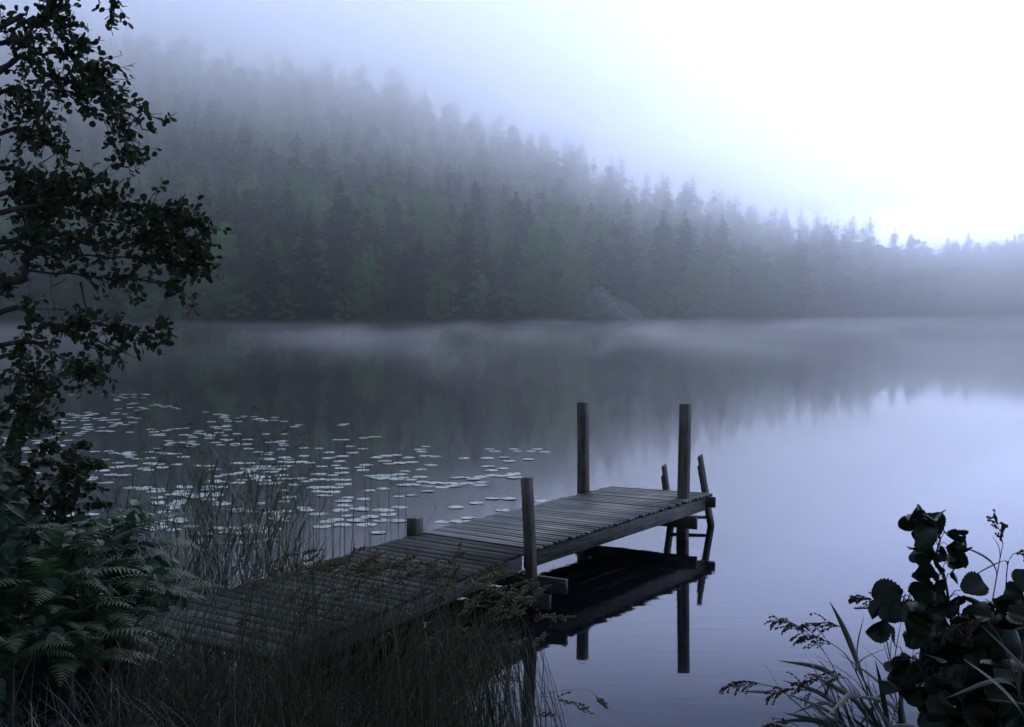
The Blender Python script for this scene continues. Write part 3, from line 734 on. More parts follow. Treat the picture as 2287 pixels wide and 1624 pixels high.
# rounded alder leaf
_a = [(0, 0, 0), (.27, .13, .05), (.46, .42, .09), (.44, .72, .07), (.2, .97, .03), (0, .93, 0)]
_l = [(-x, y, z) for x, y, z in _a[1:5]]
ALD = (np.array(_a + [(0, .36, -.02), (0, .68, -.02)] + _l, float),
       [np.array([[0, 1, 2, 6], [6, 2, 3, 7], [7, 3, 4, 5], [0, 6, 9, 8], [6, 7, 10, 9], [7, 5, 11, 10]])])
def leaf_grid(w, n=9, m=2, pleat=.02, fold=.12, curl=.15, ser=.07, side=.0):
    V = []
    for i in range(n):
        t = i / (n - 1)
        for j in range(-m, m + 1):
            s = j / m; e = 1 + (ser * (1 if i % 2 else -1) if abs(j) == m else 0)
            V.append((s * w(t) * e, t + abs(s) * .05 * math.sin(pi * t), fold * abs(s) * w(t) * 2 + pleat * (i % 2) * abs(s) - curl * t * t - curl * .8 * (s * w(t) * 2) ** 2 + side * s))
    k = 2 * m + 1; idx = np.arange(n * k).reshape(n, k)
    return np.array(V), [np.stack([idx[:-1, :-1], idx[:-1, 1:], idx[1:, 1:], idx[1:, :-1]], -1).reshape(-1, 4)]
LF_ROUND = [leaf_grid(lambda t: .5 * math.sin(pi * min(1, .06 + t * .88)) ** .55 * (.72 + .4 * t), 17, 3, .05, fo_, c, .06, sd_) for c, sd_, fo_ in ((.1, 0, .15), (.35, .06, .35), (-.15, -.08, .25), (.5, .1, .1), (.2, -.12, .5))]
LF_POINT = [leaf_grid(lambda t: .31 * math.sin(pi * min(1, .05 + t ** .8 * .95)) ** .8, 13, 2, .045, .2, c, .13, sd_) for c, sd_ in ((.2, 0), (.4, .03), (.1, -.03))]

M_alder = leaf_mat('alder_leaves', [(.018, .03, .014), (.028, .046, .02), (.045, .06, .025)], rough=.6, trans=.12, spec=.2, scale=2)
M_aldbark = bark_mat('alder_bark', [(.015, .013, .011), (.04, .035, .03), (.08, .075, .07)], scale=(6, 6, 6))
M_bush = leaf_mat('broad_leaves', [(.006, .011, .006), (.011, .02, .01), (.02, .03, .014)], rough=.5, trans=.04, spec=.3, scale=9)
M_rasp = leaf_mat('raspberry_leaves', [(.01, .024, .014), (.02, .052, .026), (.045, .1, .045)], rough=.5, trans=.15, spec=.35, scale=8)
M_fern = leaf_mat('fern_green', [(.018, .046, .018), (.04, .085, .032), (.075, .13, .045)], rough=.55, trans=.25, scale=2)
M_grass = leaf_mat('grass_blades', [(.012, .015, .01), (.03, .036, .022), (.08, .08, .055)], rough=.55, trans=.2, scale=2)
M_gold = leaf_mat('ripe_grass', [(.012, .016, .006), (.032, .036, .012), (.1, .095, .035)], rough=.6, trans=.15, scale=2)
M_head = leaf_mat('seed_heads', [(.09, .05, .025), (.12, .1, .045), (.2, .18, .09)], rough=.8, trans=.1, scale=4)
M_reed = leaf_mat('reed_green', [(.03, .05, .025), (.05, .08, .035), (.09, .11, .055)], rough=.5, trans=.2, scale=2)
M_reedR = leaf_mat('dark_reed_green', [(.012, .022, .012), (.02, .036, .016), (.032, .048, .022)], rough=.5, trans=.15, scale=2)
M_plume = leaf_mat('reed_plumes', [(.035, .02, .016), (.06, .038, .028), (.08, .055, .04)], rough=.85, trans=.1, scale=4)

# ---------------------------------------------------------------- alder at the left edge
def tree_left():
    root = empty('alder_tree', (-4.6, 7.3, float(bank_z(np.array(-4.6), np.array(7.3)))), 'dark alder leaning in from the left edge, leafy boughs reaching over the lake', 'tree')
    inv = Matrix.Translation(-Vector(root.location))
    base = np.array(root.location)
    tr = spline([base + (0, 0, -.3), base + (.05, 0, 1.2), base + (.25, -.05, 2.6), base + (.3, 0, 4.2), base + (.2, .1, 5.6), base + (.1, .1, 7.5)], 22)
    t = tubes(tr, np.linspace(.15, .05, 22)[None], 10)
    o = obj('trunk', [t], M_aldbark, root, smooth=True); o.matrix_parent_inverse = inv
    # boughs: pixel path, depth start and end, twig reach, twigs per metre
    B = [
        ([(-160, 300), (-20, 170), (40, 105), (85, 50), (110, 15), (120, -25)], 7.2, 7.0, .20, 34),
        ([(-160, 300), (0, 62), (46, 46), (103, 46), (150, 70), (172, 95)], 7.2, 7.2, .15, 26),
        ([(-160, 340), (0, 98), (77, 119), (150, 122), (200, 160), (238, 185)], 7.4, 7.2, .2, 44),
        ([(-160, 340), (0, 147), (103, 165), (165, 185), (215, 205), (258, 238), (278, 270), (280, 322), (293, 345)], 7.3, 6.9, .16, 44),
        ([(240, 215), (289, 232), (335, 258), (364, 270)], 7.0, 6.9, .10, 26),
        ([(258, 245), (300, 262), (318, 285), (330, 293)], 7.0, 6.9, .08, 22),
        ([(60, 180), (120, 190), (170, 225), (205, 255), (230, 262)], 7.1, 7.0, .14, 34),
        ([(-160, 400), (-10, 210), (50, 235), (100, 260)], 7.6, 7.4, .2, 40),
        ([(-160, 420), (-10, 300), (50, 300), (95, 310), (115, 318)], 7.6, 7.4, .17, 38),
        ([(-160, 440), (-20, 380), (40, 385), (90, 400), (124, 408)], 7.5, 7.3, .2, 44),
        ([(-160, 520), (-10, 440), (60, 425), (124, 418), (165, 422), (196, 408), (235, 405)], 7.4, 7.1, .13, 34),
        ([(-160, 560), (0, 480), (129, 449), (200, 452), (258, 454), (330, 458), (361, 464), (398, 478), (425, 492), (452, 497)], 7.3, 6.8, .17, 60),
        ([(120, 455), (200, 485), (300, 500), (360, 508), (400, 510)], 7.2, 6.9, .17, 54),
        ([(-160, 600), (0, 540), (100, 520), (206, 541), (309, 531), (380, 540), (425, 555), (450, 571)], 7.4, 6.9, .17, 60),
        ([(100, 525), (180, 570), (280, 575), (360, 575), (400, 585), (425, 588)], 7.2, 6.9, .14, 50),
        ([(-160, 700), (0, 640), (52, 603), (67, 572), (103, 552), (150, 560)], 7.1, 7.0, .17, 30),
        ([(52, 606), (139, 608), (232, 619), (335, 624), (395, 632)], 7.1, 6.9, .15, 48),
        ([(300, 622), (370, 634), (402, 652), (430, 668), (443, 690)], 7.0, 6.8, .08, 24),
        ([(40, 520), (90, 480), (140, 490)], 7.3, 7.2, .2, 50),
        ([(-160, 640), (-10, 560), (60, 500), (90, 450)], 7.5, 7.4, .22, 50),
        ([(-160, 760), (0, 696), (77, 717), (144, 732), (232, 722), (309, 742), (350, 738)], 7.2, 6.9, .13, 44),
        ([(140, 728), (180, 748), (225, 765), (258, 779), (304, 799)], 7.1, 6.9, .11, 40),
        ([(180, 630), (190, 690), (200, 740), (215, 780), (235, 835), (248, 845)], 7.1, 7.0, .11, 30),
        ([(-160, 840), (0, 770), (60, 760), (120, 790), (165, 815), (190, 835)], 7.3, 7.0, .13, 36),
        ([(-160, 900), (0, 800), (40, 820), (80, 850), (120, 860)], 7.4, 7.3, .15, 36),
        ([(-160, 960), (-10, 860), (30, 890), (70, 910), (110, 950)], 7.6, 7.5, .14, 40),
        ([(180, -60), (225, -30), (250, 0), (258, 28), (262, 40)], 6.8, 6.8, .10, 40),
        ([(215, -50), (245, -20), (272, 10), (284, 14)], 6.8, 6.8, .08, 30),
    ]
    lv = []
    for bi, (pts, d0, d1, reach, dens) in enumerate(B):
        n0 = len(pts); ds = np.linspace(d0, d1, n0)
        w3 = np.array([PD(x, y, d) for (x, y), d in zip(pts, ds)])
        if pts[0][0] < -100:
            k = np.argmin(np.abs(tr[:, 2] - (w3[0][2] - .2))); w3[0] = tr[k]
        L = np.linalg.norm(np.diff(w3, axis=0), axis=1).sum(); n = max(8, int(L / .06)); C = spline(w3, n)
        C[1:-1] += rng.normal(0, .006, (n - 2, 3))
        r0 = .02 if pts[0][0] < -100 else .008
        if bi == 15: r0 = .036
        R = np.linspace(r0, .0022, n) if pts[0][0] < -100 else np.linspace(r0, .002, n)
        tw = [tubes(C, R[None], 5)]
        T = unit(np.gradient(C, axis=0))
        vis = np.array([(-260 < (c[0] / c[1]) * F + CX) for c in C])
        nt_ = int(L * dens * .78); s = rng.uniform(.12, 1, nt_) ** .85
        ii = np.minimum((s * (n - 1)).astype(int), n - 1)
        P0 = C[ii] + (s * (n - 1) - ii)[:, None] * T[ii] * (L / n)
        q = unit(rng.normal(size=(nt_, 3)) * np.array([1, .8, 1]));
        D0 = unit(q - (q * T[ii]).sum(1, keepdims=True) * T[ii] * .6 + T[ii] * .75 + np.array([0, 0, -.06]))
        Lt = reach * rng.uniform(.35, 1.6, nt_) * (1.05 - .35 * s)
        tc_ = curves(P0, D0, Lt, rng.normal(0, .35, (nt_, 3)) + np.array([0, 0, -.25]), 5)
        tw.append(tubes(tc_, np.linspace(.003, .0013, 5)[None], 3))
        o = obj('bough', tw, M_aldbark, root); o.matrix_parent_inverse = inv
        # leaves on the twigs
        nl_ = 7
        for k in range(nl_):
            f = (k + .7) / nl_ * rng.uniform(.85, 1.05, nt_); f = np.clip(f, 0, .999) * 4; a = f.astype(int); fr_ = (f - a)[:, None]
            p = tc_[np.arange(nt_), a] * (1 - fr_) + tc_[np.arange(nt_), np.minimum(a + 1, 4)] * fr_
            td = unit(tc_[np.arange(nt_), np.minimum(a + 1, 4)] - tc_[np.arange(nt_), a] + 1e-6)
            d = unit(td * .5 + rng.normal(0, .75, (nt_, 3)) + np.array([0, 0, -.12]))
            nn = rng.normal(0, .75, (nt_, 3)) + np.array([0, -.1, .8])
            keep = rng.random(nt_) < np.clip(Lt / .15, .3, .85)
            lv.append(place(*ALD, p[keep], d[keep], nn[keep], rng.uniform(.03, .052, nt_)[keep], rng.uniform(.023, .045, nt_)[keep]))
    o = obj('leaves', lv, M_alder, root, smooth=True); o.matrix_parent_inverse = inv
    # unseen upper crown, added and spread wide to shade the bank and near deck
    q = unit(rng.normal(size=(15000, 3))) * rng.random((15000, 1)) ** .33 * np.array([4.8, 4.8, 2.5]) + np.array([-3.2, 4.6, 8.9])
    lm = rng.random(15000) * 0 + .13
    o = obj('crown', [place(*ALD, q, rng.normal(size=(15000, 3)), rng.normal(0, .5, (15000, 3)) + np.array([0, 0, 1]), lm)], M_alder, root); o.matrix_parent_inverse = inv
    # bare twigs hanging in the gaps
    bt = []
    for pts in ([(88, 368), (120, 345), (148, 318)], [(113, 610), (115, 660), (122, 690), (118, 705)], [(116, 640), (140, 628), (152, 620)], [(118, 690), (150, 690), (118, 672)], [(60, 690), (110, 690), (150, 694)], [(300, 235), (322, 230)], [(196, 408), (200, 400)]):
        C = spline(np.array([PD(x, y, 7.1) for x, y in pts]), 10); C += rng.normal(0, .003, C.shape); bt.append(tubes(C, np.linspace(.004, .0012, 10)[None], 4))
    o = obj('dead_twig', bt, M_aldbark, root); o['label'] = 'bare leafless twigs'; o.matrix_parent_inverse = inv
tree_left()

# ---------------------------------------------------------------- leafy bushes
def bush(name, label, cat, pts, tmpl, mat, size, spacing, base, stem_r=.006, up=.7, petiole=.5, stem_mat=None, group=None, jit=.5):
    """pts: list of stem paths in world space; leaves stand alternately along each path"""
    root = empty(name, base, label, cat, group); inv = Matrix.Translation(-Vector(base))
    st = []; lv = []
    for C0 in pts:
        C0 = np.asarray(C0); L = np.linalg.norm(np.diff(C0, axis=0), axis=1).sum(); n = max(6, int(L / .04)); C = spline(C0, n)
        st.append(tubes(C, np.linspace(stem_r, stem_r * .3, n)[None], 5))
        T = unit(np.gradient(C, axis=0)); k = max(2, int(L / spacing))
        s = np.linspace(.18, 1, k); ii = np.minimum((s * (n - 1)).astype(int), n - 1)
        az = np.arange(k) * 2.4 + rng.random() * 6
        q = np.stack([np.cos(az), np.sin(az), 0 * az], -1)
        d = unit(q + T[ii] * .5 + rng.normal(0, jit * .5, (k, 3))); sz = size * rng.uniform(.7, 1.15, k) * (1 - .25 * s)
        pl = petiole * sz[:, None] * .5
        st.append(tubes(np.stack([C[ii], C[ii] + d * pl * .5 + np.array([0, 0, .01]), C[ii] + d * pl], 1), .0012, 3))
        nn = rng.normal(0, jit, (k, 3)) + np.array([0, -.25, up])
        dd = unit(d + np.array([0, 0, -.25]) + rng.normal(0, .2, (k, 3)))
        vi = rng.integers(0, len(tmpl), k)
        for v in range(len(tmpl)):
            m_ = vi == v
            if m_.any(): lv.append(place(*tmpl[v], (C[ii] + d * pl)[m_], dd[m_], nn[m_], sz[m_]))
    a = obj('stem', st, stem_mat or M_aldbark, root, smooth=True); a.matrix_parent_inverse = inv
    b_ = obj('leaves', lv, mat, root, smooth=True); b_.matrix_parent_inverse = inv
    return root

def gz(x, y): return float(bank_z(np.array(x), np.array(y)))
# broad-leaved shrub, lower right
Dr = 2.9
base = np.array((PD(2230, 1700, Dr)[0], Dr, gz(PD(2230, 1700, Dr)[0], Dr)))
def sp_(pts, d0=Dr, d1=None):
    d1 = d1 or d0; ds = np.linspace(d0, d1, len(pts)); return [PD(x, y, d) for (x, y), d in zip(pts, ds)]
stems0 = [sp_([(2260, 1700), (2280, 1520), (2300, 1440)], 2.8), sp_([(2300, 1700), (2270, 1600), (2280, 1540)], 2.6), sp_([(2180, 1700), (2170, 1500), (2190, 1400), (2210, 1370)], 3.0), sp_([(2200, 1760), (2150, 1600), (2128, 1420), (2112, 1300), (2090, 1245), (2100, 1200), (2078, 1165)]),
         sp_([(2180, 1650), (2110, 1450), (2040, 1340), (1985, 1300), (1945, 1345)], 2.9, 2.8),
         sp_([(2170, 1600), (2100, 1420), (2060, 1340), (2030, 1310)], 2.95),
         sp_([(2150, 1600), (2080, 1500), (2020, 1440), (1975, 1420)], 2.8, 2.7),
         sp_([(2150, 1640), (2080, 1560), (2020, 1500), (1990, 1500)], 2.8, 2.75),
         sp_([(2200, 1600), (2190, 1420), (2180, 1350), (2200, 1325)], 3.0),
         sp_([(2240, 1600), (2240, 1400), (2250, 1330), (2270, 1305)], 2.9),
         sp_([(2300, 1600), (2310, 1400), (2330, 1320), (2360, 1290)], 2.9), sp_([(2180, 1700), (2120, 1500), (2100, 1420), (2070, 1380)], 2.8), sp_([(2200, 1700), (2180, 1520), (2150, 1430), (2130, 1400)], 2.75), sp_([(2260, 1700), (2230, 1520), (2240, 1460), (2230, 1420)], 2.6), sp_([(2200, 1750), (2190, 1680), (2210, 1600), (2180, 1560)], 2.6),
         sp_([(2250, 1700), (2280, 1500), (2290, 1400), (2290, 1360)], 2.7),
         sp_([(2200, 1700), (2190, 1560), (2200, 1460), (2220, 1400)], 2.7),
         sp_([(2150, 1700), (2120, 1620), (2110, 1540), (2090, 1500)], 2.65),
         sp_([(2230, 1760), (2240, 1640), (2250, 1560), (2270, 1500)], 2.6),
         sp_([(2160, 1760), (2150, 1680), (2160, 1600), (2130, 1560)], 2.6),
         sp_([(2350, 1760), (2340, 1600), (2350, 1450), (2380, 1380)], 2.8)]
stems = [np.array(s_) + (0 if q_ == 3 else 1) * np.array((.045, 0, -.045)) for q_, s_ in enumerate(stems0)]
bush('broad_leaved_shrub', 'dark broad-leaved shrub with one tall shoot in the lower right corner above the lake', 'shrub', stems, LF_ROUND, M_bush, .072, .0135, base, .005, up=.6, petiole=1.1, jit=.65)

# raspberry-like bushes at the left
def arch(x, y, D, n, hgt, spread, lean=(0.1, 0, 0)):
    b_ = PD(x, y, D); g0 = np.array((b_[0], b_[1], gz(b_[0], b_[1]))); out = []
    for i in range(n):
        a = rng.uniform(0, 6.28); r = spread * rng.uniform(.3, 1); h_ = hgt * rng.uniform(.6, 1.05)
        e = g0 + np.array((math.cos(a) * r + lean[0], math.sin(a) * r * .8, h_))
        out.append(np.array([g0 + (math.cos(a) * .08, math.sin(a) * .08, 0), g0 + (math.cos(a) * r * .35, math.sin(a) * r * .3, h_ * .55), g0 + (math.cos(a) * r * .75 + lean[0] * .6, math.sin(a) * r * .6, h_ * .95), e + (0, 0, -.06)]))
    return g0, out
for (x, y, D, n, hh, sp2, lab) in [(20, 1200, 6.0, 15, 1.42, .55, 'raspberry-like bush with broad toothed leaves at the left edge, below the alder'),
                                   (185, 1230, 6.5, 14, 1.25, .5, 'raspberry-like bush with arching canes beside the tall reeds'),
                                   (90, 1330, 5.9, 5, .8, .4, 'low raspberry-like bush half hidden among the ferns'),
                                   (-60, 1430, 5.4, 6, .75, .35, 'broad-leaved bush in deep shade at the left edge under the ferns')]:
    g0, st = arch(x, y, D, n, hh, sp2)
    bush('raspberry_bush', lab, 'bush', st, LF_POINT, M_rasp, .108, .045, g0, .0035, up=1.0, petiole=.7, group='bushes on the near bank', jit=.45)
for (x, y, D, n, hh, sp2, lab) in [(-10, 1200, 8.0, 34, 1.75, .55, 'dark small-leaved shrub under the alder boughs at the left edge'),
                                   (95, 1200, 8.4, 30, 1.5, .6, 'dark small-leaved shrub between the alder and the lily pads')]:
    g0, st = arch(x, y, D, n, hh, sp2)
    bush('alder_shrub', lab, 'shrub', st, [ALD], M_alder, .06, .018, g0, .004, up=.8, petiole=.4, group='shrubs under the alder', jit=.8)

# ---------------------------------------------------------------- ferns
def frond_mesh(L, arch_, seed):
    r = np.random.default_rng(seed); n = 16
    t = np.linspace(0, 1, n); ang = arch_[0] - (arch_[0] - arch_[1]) * t ** 1.15
    d = np.stack([np.cos(ang), 0 * ang + .05 * np.sin(3 * t), np.sin(ang)], -1); C = np.concatenate([[[0, 0, 0]], np.cumsum(unit(d)[:-1] * L / (n - 1), 0)])
    ch = [tubes(C, np.linspace(.0035, .0008, n)[None], 4)]
    T = unit(np.gradient(C, axis=0)); Sd = np.array([0, 1., 0]); P = []; D = []; N2 = []; S2 = []
    m_ = 21; ss = np.linspace(.2, .985, m_)
    for side in (-1, 1):
        for s in ss:
            i = s * (n - 1); a = int(i); f = i - a; pp = C[a] * (1 - f) + C[min(a + 1, n - 1)] * f; tt = T[a]; up_ = np.cross(tt, Sd) * -1
            q = (s - .2) / .8; pl = L * .25 * (math.sin(pi * min(1, .18 + q * .62)) if q < .35 else (1 - q) ** .85 * 1.2 + .03) * r.uniform(.9, 1.06)
            pd = unit(Sd * side + tt * .38 + up_ * r.normal(-.05, .06)); k = max(5, int(pl / .008))
            Cc = []; 
            for g_ in np.linspace(0, 1, k): Cc.append(pp + pd * pl * g_ - np.array([0, 0, .22 * pl * g_ * g_]) + tt * .08 * pl * g_ * g_)
            wv = .0115 * (L / .75) * (1 - np.linspace(0, 1, k) ** 1.5 * .9) * np.where(np.arange(k) % 2, 1.25, .6) * (.65 + .35 * min(1, pl / .1))
            ch.append(strips(np.array([Cc]), wv[None], (tt - pd * np.dot(tt, pd))[None] + r.normal(0, .08, (1, 3))))
    return mesh_from('frond', ch, M_fern)
FR = [frond_mesh(.78, (1.05, -.55), 1), frond_mesh(.7, (.8, -.7), 2), frond_mesh(.85, (1.2, -.35), 3), frond_mesh(.62, (.6, -.5), 4)]
FS = [(150, 1160, 6.4, .62, 'large fern arching just below the raspberry leaves, nearest the reeds'), (235, 1215, 6.3, .5, 'fern with bright fronds reaching right towards the jetty'), (120, 1300, 5.8, .45, 'fern low on the left bank in front of the dark hollow'),
      (255, 1310, 6.0, .35, 'drooping fern beside the shore end of the jetty'), (40, 1250, 6.0, .5, 'fern at the left edge among raspberry leaves'), (300, 1150, 7.0, .55, 'pale fern standing against the sedges'),
      (345, 1290, 6.9, .35, 'small fern at the left corner of the jetty'), (200, 1360, 5.6, .3, 'dim fern at the foot of the left bank'), (200, 1150, 6.8, .3, 'fern tucked behind the arching raspberry canes'), (290, 1240, 6.4, .3, 'fern with pale tips midway between bush and jetty'),
      (180, 1290, 5.8, .3, 'fern hanging over the dark hollow of the bank'), (60, 1180, 6.2, .3, 'fern between the raspberry leaves and the left edge'),
      (70, 1350, 5.4, .3, 'fern in deep shade low at the left edge'), (150, 1230, 5.9, .3, 'fern with arching fronds under the raspberry leaves'), (330, 1210, 6.6, .3, 'fern whose fronds brush the sedges')]
for (x, y, D, up_, lab) in FS:
    c = PD(x, y, D); g0 = gz(c[0], c[1]); zc = max(g0, c[2] - .3)
    r_ = empty('fern', (c[0] - .12, c[1], zc), lab, 'fern', 'ferns on the left bank', random.random())
    nf = random.randint(9, 12)
    for k in range(nf):
        f_ = obj('frond', random.choice(FR), None, r_)
        az = -1.9 + 3.6 * (k + random.random()) / nf if k < nf - 2 else random.uniform(0, 6.28)
        f_.rotation_euler = (random.uniform(-.25, .25), random.uniform(-.25, .25), az - r_.rotation_euler[2]); sc = random.uniform(.5, .78); f_.scale = (sc,) * 3
    if zc - g0 > .05:
        s_ = obj('rootstock', [tubes(np.array([[0, 0, g0 - zc - .05], [.01, .01, (g0 - zc) * .5], [0, 0, .02]]), np.array([[.05, .04, .03]]), 6)], M_aldbark, r_)

# ---------------------------------------------------------------- grasses (uncountable)
def grass_mass(name, label, N, xr, yr, Dr_, hr, wid, mat, lean, curl, root_z=None, seg=6, jitx=.1, weight=None):
    D = rng.uniform(*Dr_, N); X_ = rng.uniform(*xr, N); Y_ = np.array([yr(x, d) if callable(yr) else rng.uniform(*yr) for x, d in zip(X_, D)])
    tip = PDv(X_, Y_, D)
    return tip
def blades(root, hgt, lean, curl, wid, n=7):
    """free-standing arching blades"""
    N = len(root); az = rng.uniform(0, 2 * pi, N)
    d0 = np.stack([np.cos(az) * .3, np.sin(az) * .3, np.ones(N)], -1) + np.asarray(lean)
    bend = np.stack([np.cos(az), np.sin(az), -np.ones(N) * .55], -1) * (curl * rng.uniform(.3, 1.3, N))[:, None] + np.asarray(lean) * .6
    C = curves(root, d0, hgt, bend, n)
    W = wid * rng.uniform(.6, 1.2, N)[:, None] * np.array([.8, 1, 1, .9, .7, .45, .08])[None, :n]
    side = unit(np.stack([-np.sin(az), np.cos(az), 0 * az], -1) + rng.normal(0, .4, (N, 3)))
    return strips(C, W, side)
def roots(N, xr, yr):
    x = rng.uniform(*xr, N); y = rng.uniform(*yr, N); z = np.maximum(bank_z(x, y), -.12); return np.stack([x, y, z], -1)
# dark curling grass over the whole near bank
def on_bank(p, m_=.0):
    ys = np.interp(p[:, 0], _bx, _by); return p[p[:, 1] < ys + m_]
g = []
# screen-shaped density: keep the top of the grass below the line seen in the photo
def topline(X): return np.interp(X, [-200, 150, 330, 420, 560, 700, 800, 1000, 1200, 1260], [1330, 1380, 1400, 1440, 1500, 1545, 1520, 1490, 1520, 1640])
r0 = on_bank(roots(19000, (-5.5, .9), (3.0, 9.6)), .25)
hh = rng.uniform(.3, .75, len(r0))
pX = r0[:, 0] / r0[:, 1] * F + CX; Yt = HOR + (H - r0[:, 2] - hh * .85) / r0[:, 1] * F
lim = topline(pX) - rng.exponential(28, len(pX))
k = (Yt > lim); r0 = r0[k]; hh = hh[k]
g.append(blades(r0, hh, (.12, 0, 0), 1.5, .0044))
r1 = on_bank(roots(2600, (.9, 3.2), (1.8, 5.2)), .15)
hh = rng.uniform(.2, .45, len(r1)); pX = r1[:, 0] / r1[:, 1] * F + CX; Yt = HOR + (H - r1[:, 2] - hh) / r1[:, 1] * F
k = (pX > 1950) & (Yt > 1560) ; 
if k.any(): g.append(blades(r1[k], hh[k], (0, 0, 0), 1.2, .003))
gr = obj('grass', g, M_grass); tag(gr, 'dark tangled grass covering the near bank in the foreground', 'grass', kind='stuff')

# sedges between the ferns and the jetty
g = []
N = 8500
D = rng.uniform(8.0, 11.8, N); X_ = rng.uniform(290, 660, N)
x = (X_ - CX) / F * D; z = np.maximum(bank_z(x, D), -.1)
k = ~((X_ > 420) & (D < 8.7)); x, D, z, X_ = x[k], D[k], z[k], X_[k]
jy = np.interp(X_, [390, 920], [1347, 1195])      # left edge of the jetty in the picture
ybase = HOR + (H - z) / D * F; k = ybase < jy + 25; x, D, z = x[k], D[k], z[k]
hh = rng.uniform(.3, .85, len(x)) * np.interp(x / D * F + CX, [290, 560, 660], [1, 1, .55])
g.append(blades(np.stack([x, D, z], -1), hh, (.03, 0, 0), .7, .0026))
sg = obj('sedge', g, M_reed); tag(sg, 'fine grey-green sedge growing between the ferns and the jetty', 'sedge', kind='stuff')

# ---------------------------------------------------------------- ripe seeding grass leaning over the jetty
def heads_for(C, scale=1.0, nl=7, span=.24, out=None):
    """lumpy seed heads along the last part of each stalk (N,n,3)"""
    N, n, _ = C.shape; res = []
    for j in range(nl):
        f = 1 - span * (j / (nl - 1)) * rng.uniform(.8, 1.15, N); i = np.clip(f * (n - 1), 0, n - 1.001); a = i.astype(int); fr_ = (i - a)[:, None]
        ar = np.arange(N); p = C[ar, a] * (1 - fr_) + C[ar, a + 1] * fr_; T = unit(C[ar, a + 1] - C[ar, a])
        q = rng.normal(size=(N, 3)); d = unit(T * (1.1 if j else 3) + q * .38 + np.array([.05, 0, .05]))
        ll = scale * rng.uniform(.018, .042, N) * (1.0 if j else 1.1) * (1 + .3 * j / nl)
        st = rng.uniform(0, .6, N) * ll * (j > 3)
        for m_ in range(7):
            g_ = m_ / 6.
            pp = p + d * (st + ll * g_)[:, None]; dd = unit(d + rng.normal(0, .5, (N, 3)))
            res.append(place(*SPIN, pp, dd, rng.normal(size=(N, 3)), scale * rng.uniform(.009, .014, N) * (1.15 - .6 * abs(g_ - .45)), scale * rng.uniform(.004, .006, N)))
    return res
def stalks(X_, Y_, D, dx, n=12, zlift=.62):
    tip = PDv(X_, Y_, D); N = len(tip)
    root = tip.copy(); root[:, 0] -= dx; root[:, 1] += rng.normal(-.15, .12, N); root[:, 2] = np.maximum(bank_z(root[:, 0], root[:, 1]), -.1)
    hgt = tip[:, 2] - root[:, 2]; ok = (hgt > .3) & (hgt < 1.75); tip, root, hgt = tip[ok], root[ok], hgt[ok]; dx = (tip - root)[:, 0]
    P1 = root + np.stack([dx * .15, 0 * dx, hgt * zlift], -1); P2 = tip + np.stack([-dx * .38, 0 * dx, hgt * .02 - .04 + rng.normal(0, .05, len(dx))], -1)
    return bez(root, P1, P2, tip, n)
N = 125
X_ = 520 + 690 * rng.random(N) ** .75
top = np.interp(X_, [520, 620, 700, 850, 1000, 1150, 1200, 1240], [1330, 1215, 1225, 1230, 1235, 1262, 1300, 1390])
Y_ = top + np.abs(rng.exponential(1, N)) * np.interp(X_, [520, 800, 1000, 1200], [60, 95, 110, 130]); Y_ = np.minimum(Y_, 1640); k = ~((X_ > 1150) & (Y_ > 1470)); X_, Y_ = X_[k], Y_[k]
k = ~((X_ > 620) & (X_ < 930) & (Y_ > 1330) & (Y_ < 1480) & (rng.random(len(X_)) < .5)); X_, Y_ = X_[k], Y_[k]
C = stalks(X_, Y_, rng.uniform(5.2, 6.7, len(X_)), rng.uniform(.18, .62, len(X_)))
g = [tubes(C, np.linspace(.0018, .0009, 12)[None], 3) + (0,)]
for hd in heads_for(C, 1.35, 6, .15): g.append(hd + (1,))
# leaves of that grass
N = 2100
X_ = 400 + 830 * rng.random(N) ** .8; top = np.interp(X_, [430, 620, 800, 1000, 1150, 1230], [1440, 1360, 1350, 1350, 1380, 1520])
Y_ = np.minimum(top + rng.exponential(1, N) * 120, 1760); k = ~((X_ > 1120) & (Y_ > 1450)); X_, Y_ = X_[k], Y_[k]
k = ~((X_ > 620) & (X_ < 930) & (Y_ > 1330) & (Y_ < 1500) & (rng.random(len(X_)) < .75)); X_, Y_ = X_[k], Y_[k]
C2 = stalks(X_, Y_, rng.uniform(4.9, 6.8, len(X_)), rng.uniform(-.35, .55, len(X_)), 8)
C2[:, 1:] += rng.normal(0, .02, (len(C2), 1, 3)) * np.linspace(0, 3, 7)[None, :, None] * np.array([1, 1, .4])
g.append(strips(C2, .0021 * np.array([.6, .9, 1, 1, .9, .7, .45, .1])[None]) + (0,))
N = 720
X_ = 370 + 800 * rng.random(N); top = np.interp(X_, [370, 520, 700, 900, 1100, 1180], [1290, 1230, 1190, 1210, 1270, 1350]); Y_ = top + rng.exponential(1, N) * 90
C3 = stalks(X_, Y_, rng.uniform(5.0, 6.8, len(X_)), rng.uniform(-.25, .5, len(X_)), 10)
g.append(strips(C3, .0017 * np.array([.8, 1, 1, .95, .9, .8, .65, .5, .3, .08])[None]) + (0,))
sgm = obj('seeding_grass', g, [M_gold, M_head]); tag(sgm, 'ripe golden-brown grass with knobbly seed heads leaning right across the jetty', 'grass', kind='stuff')

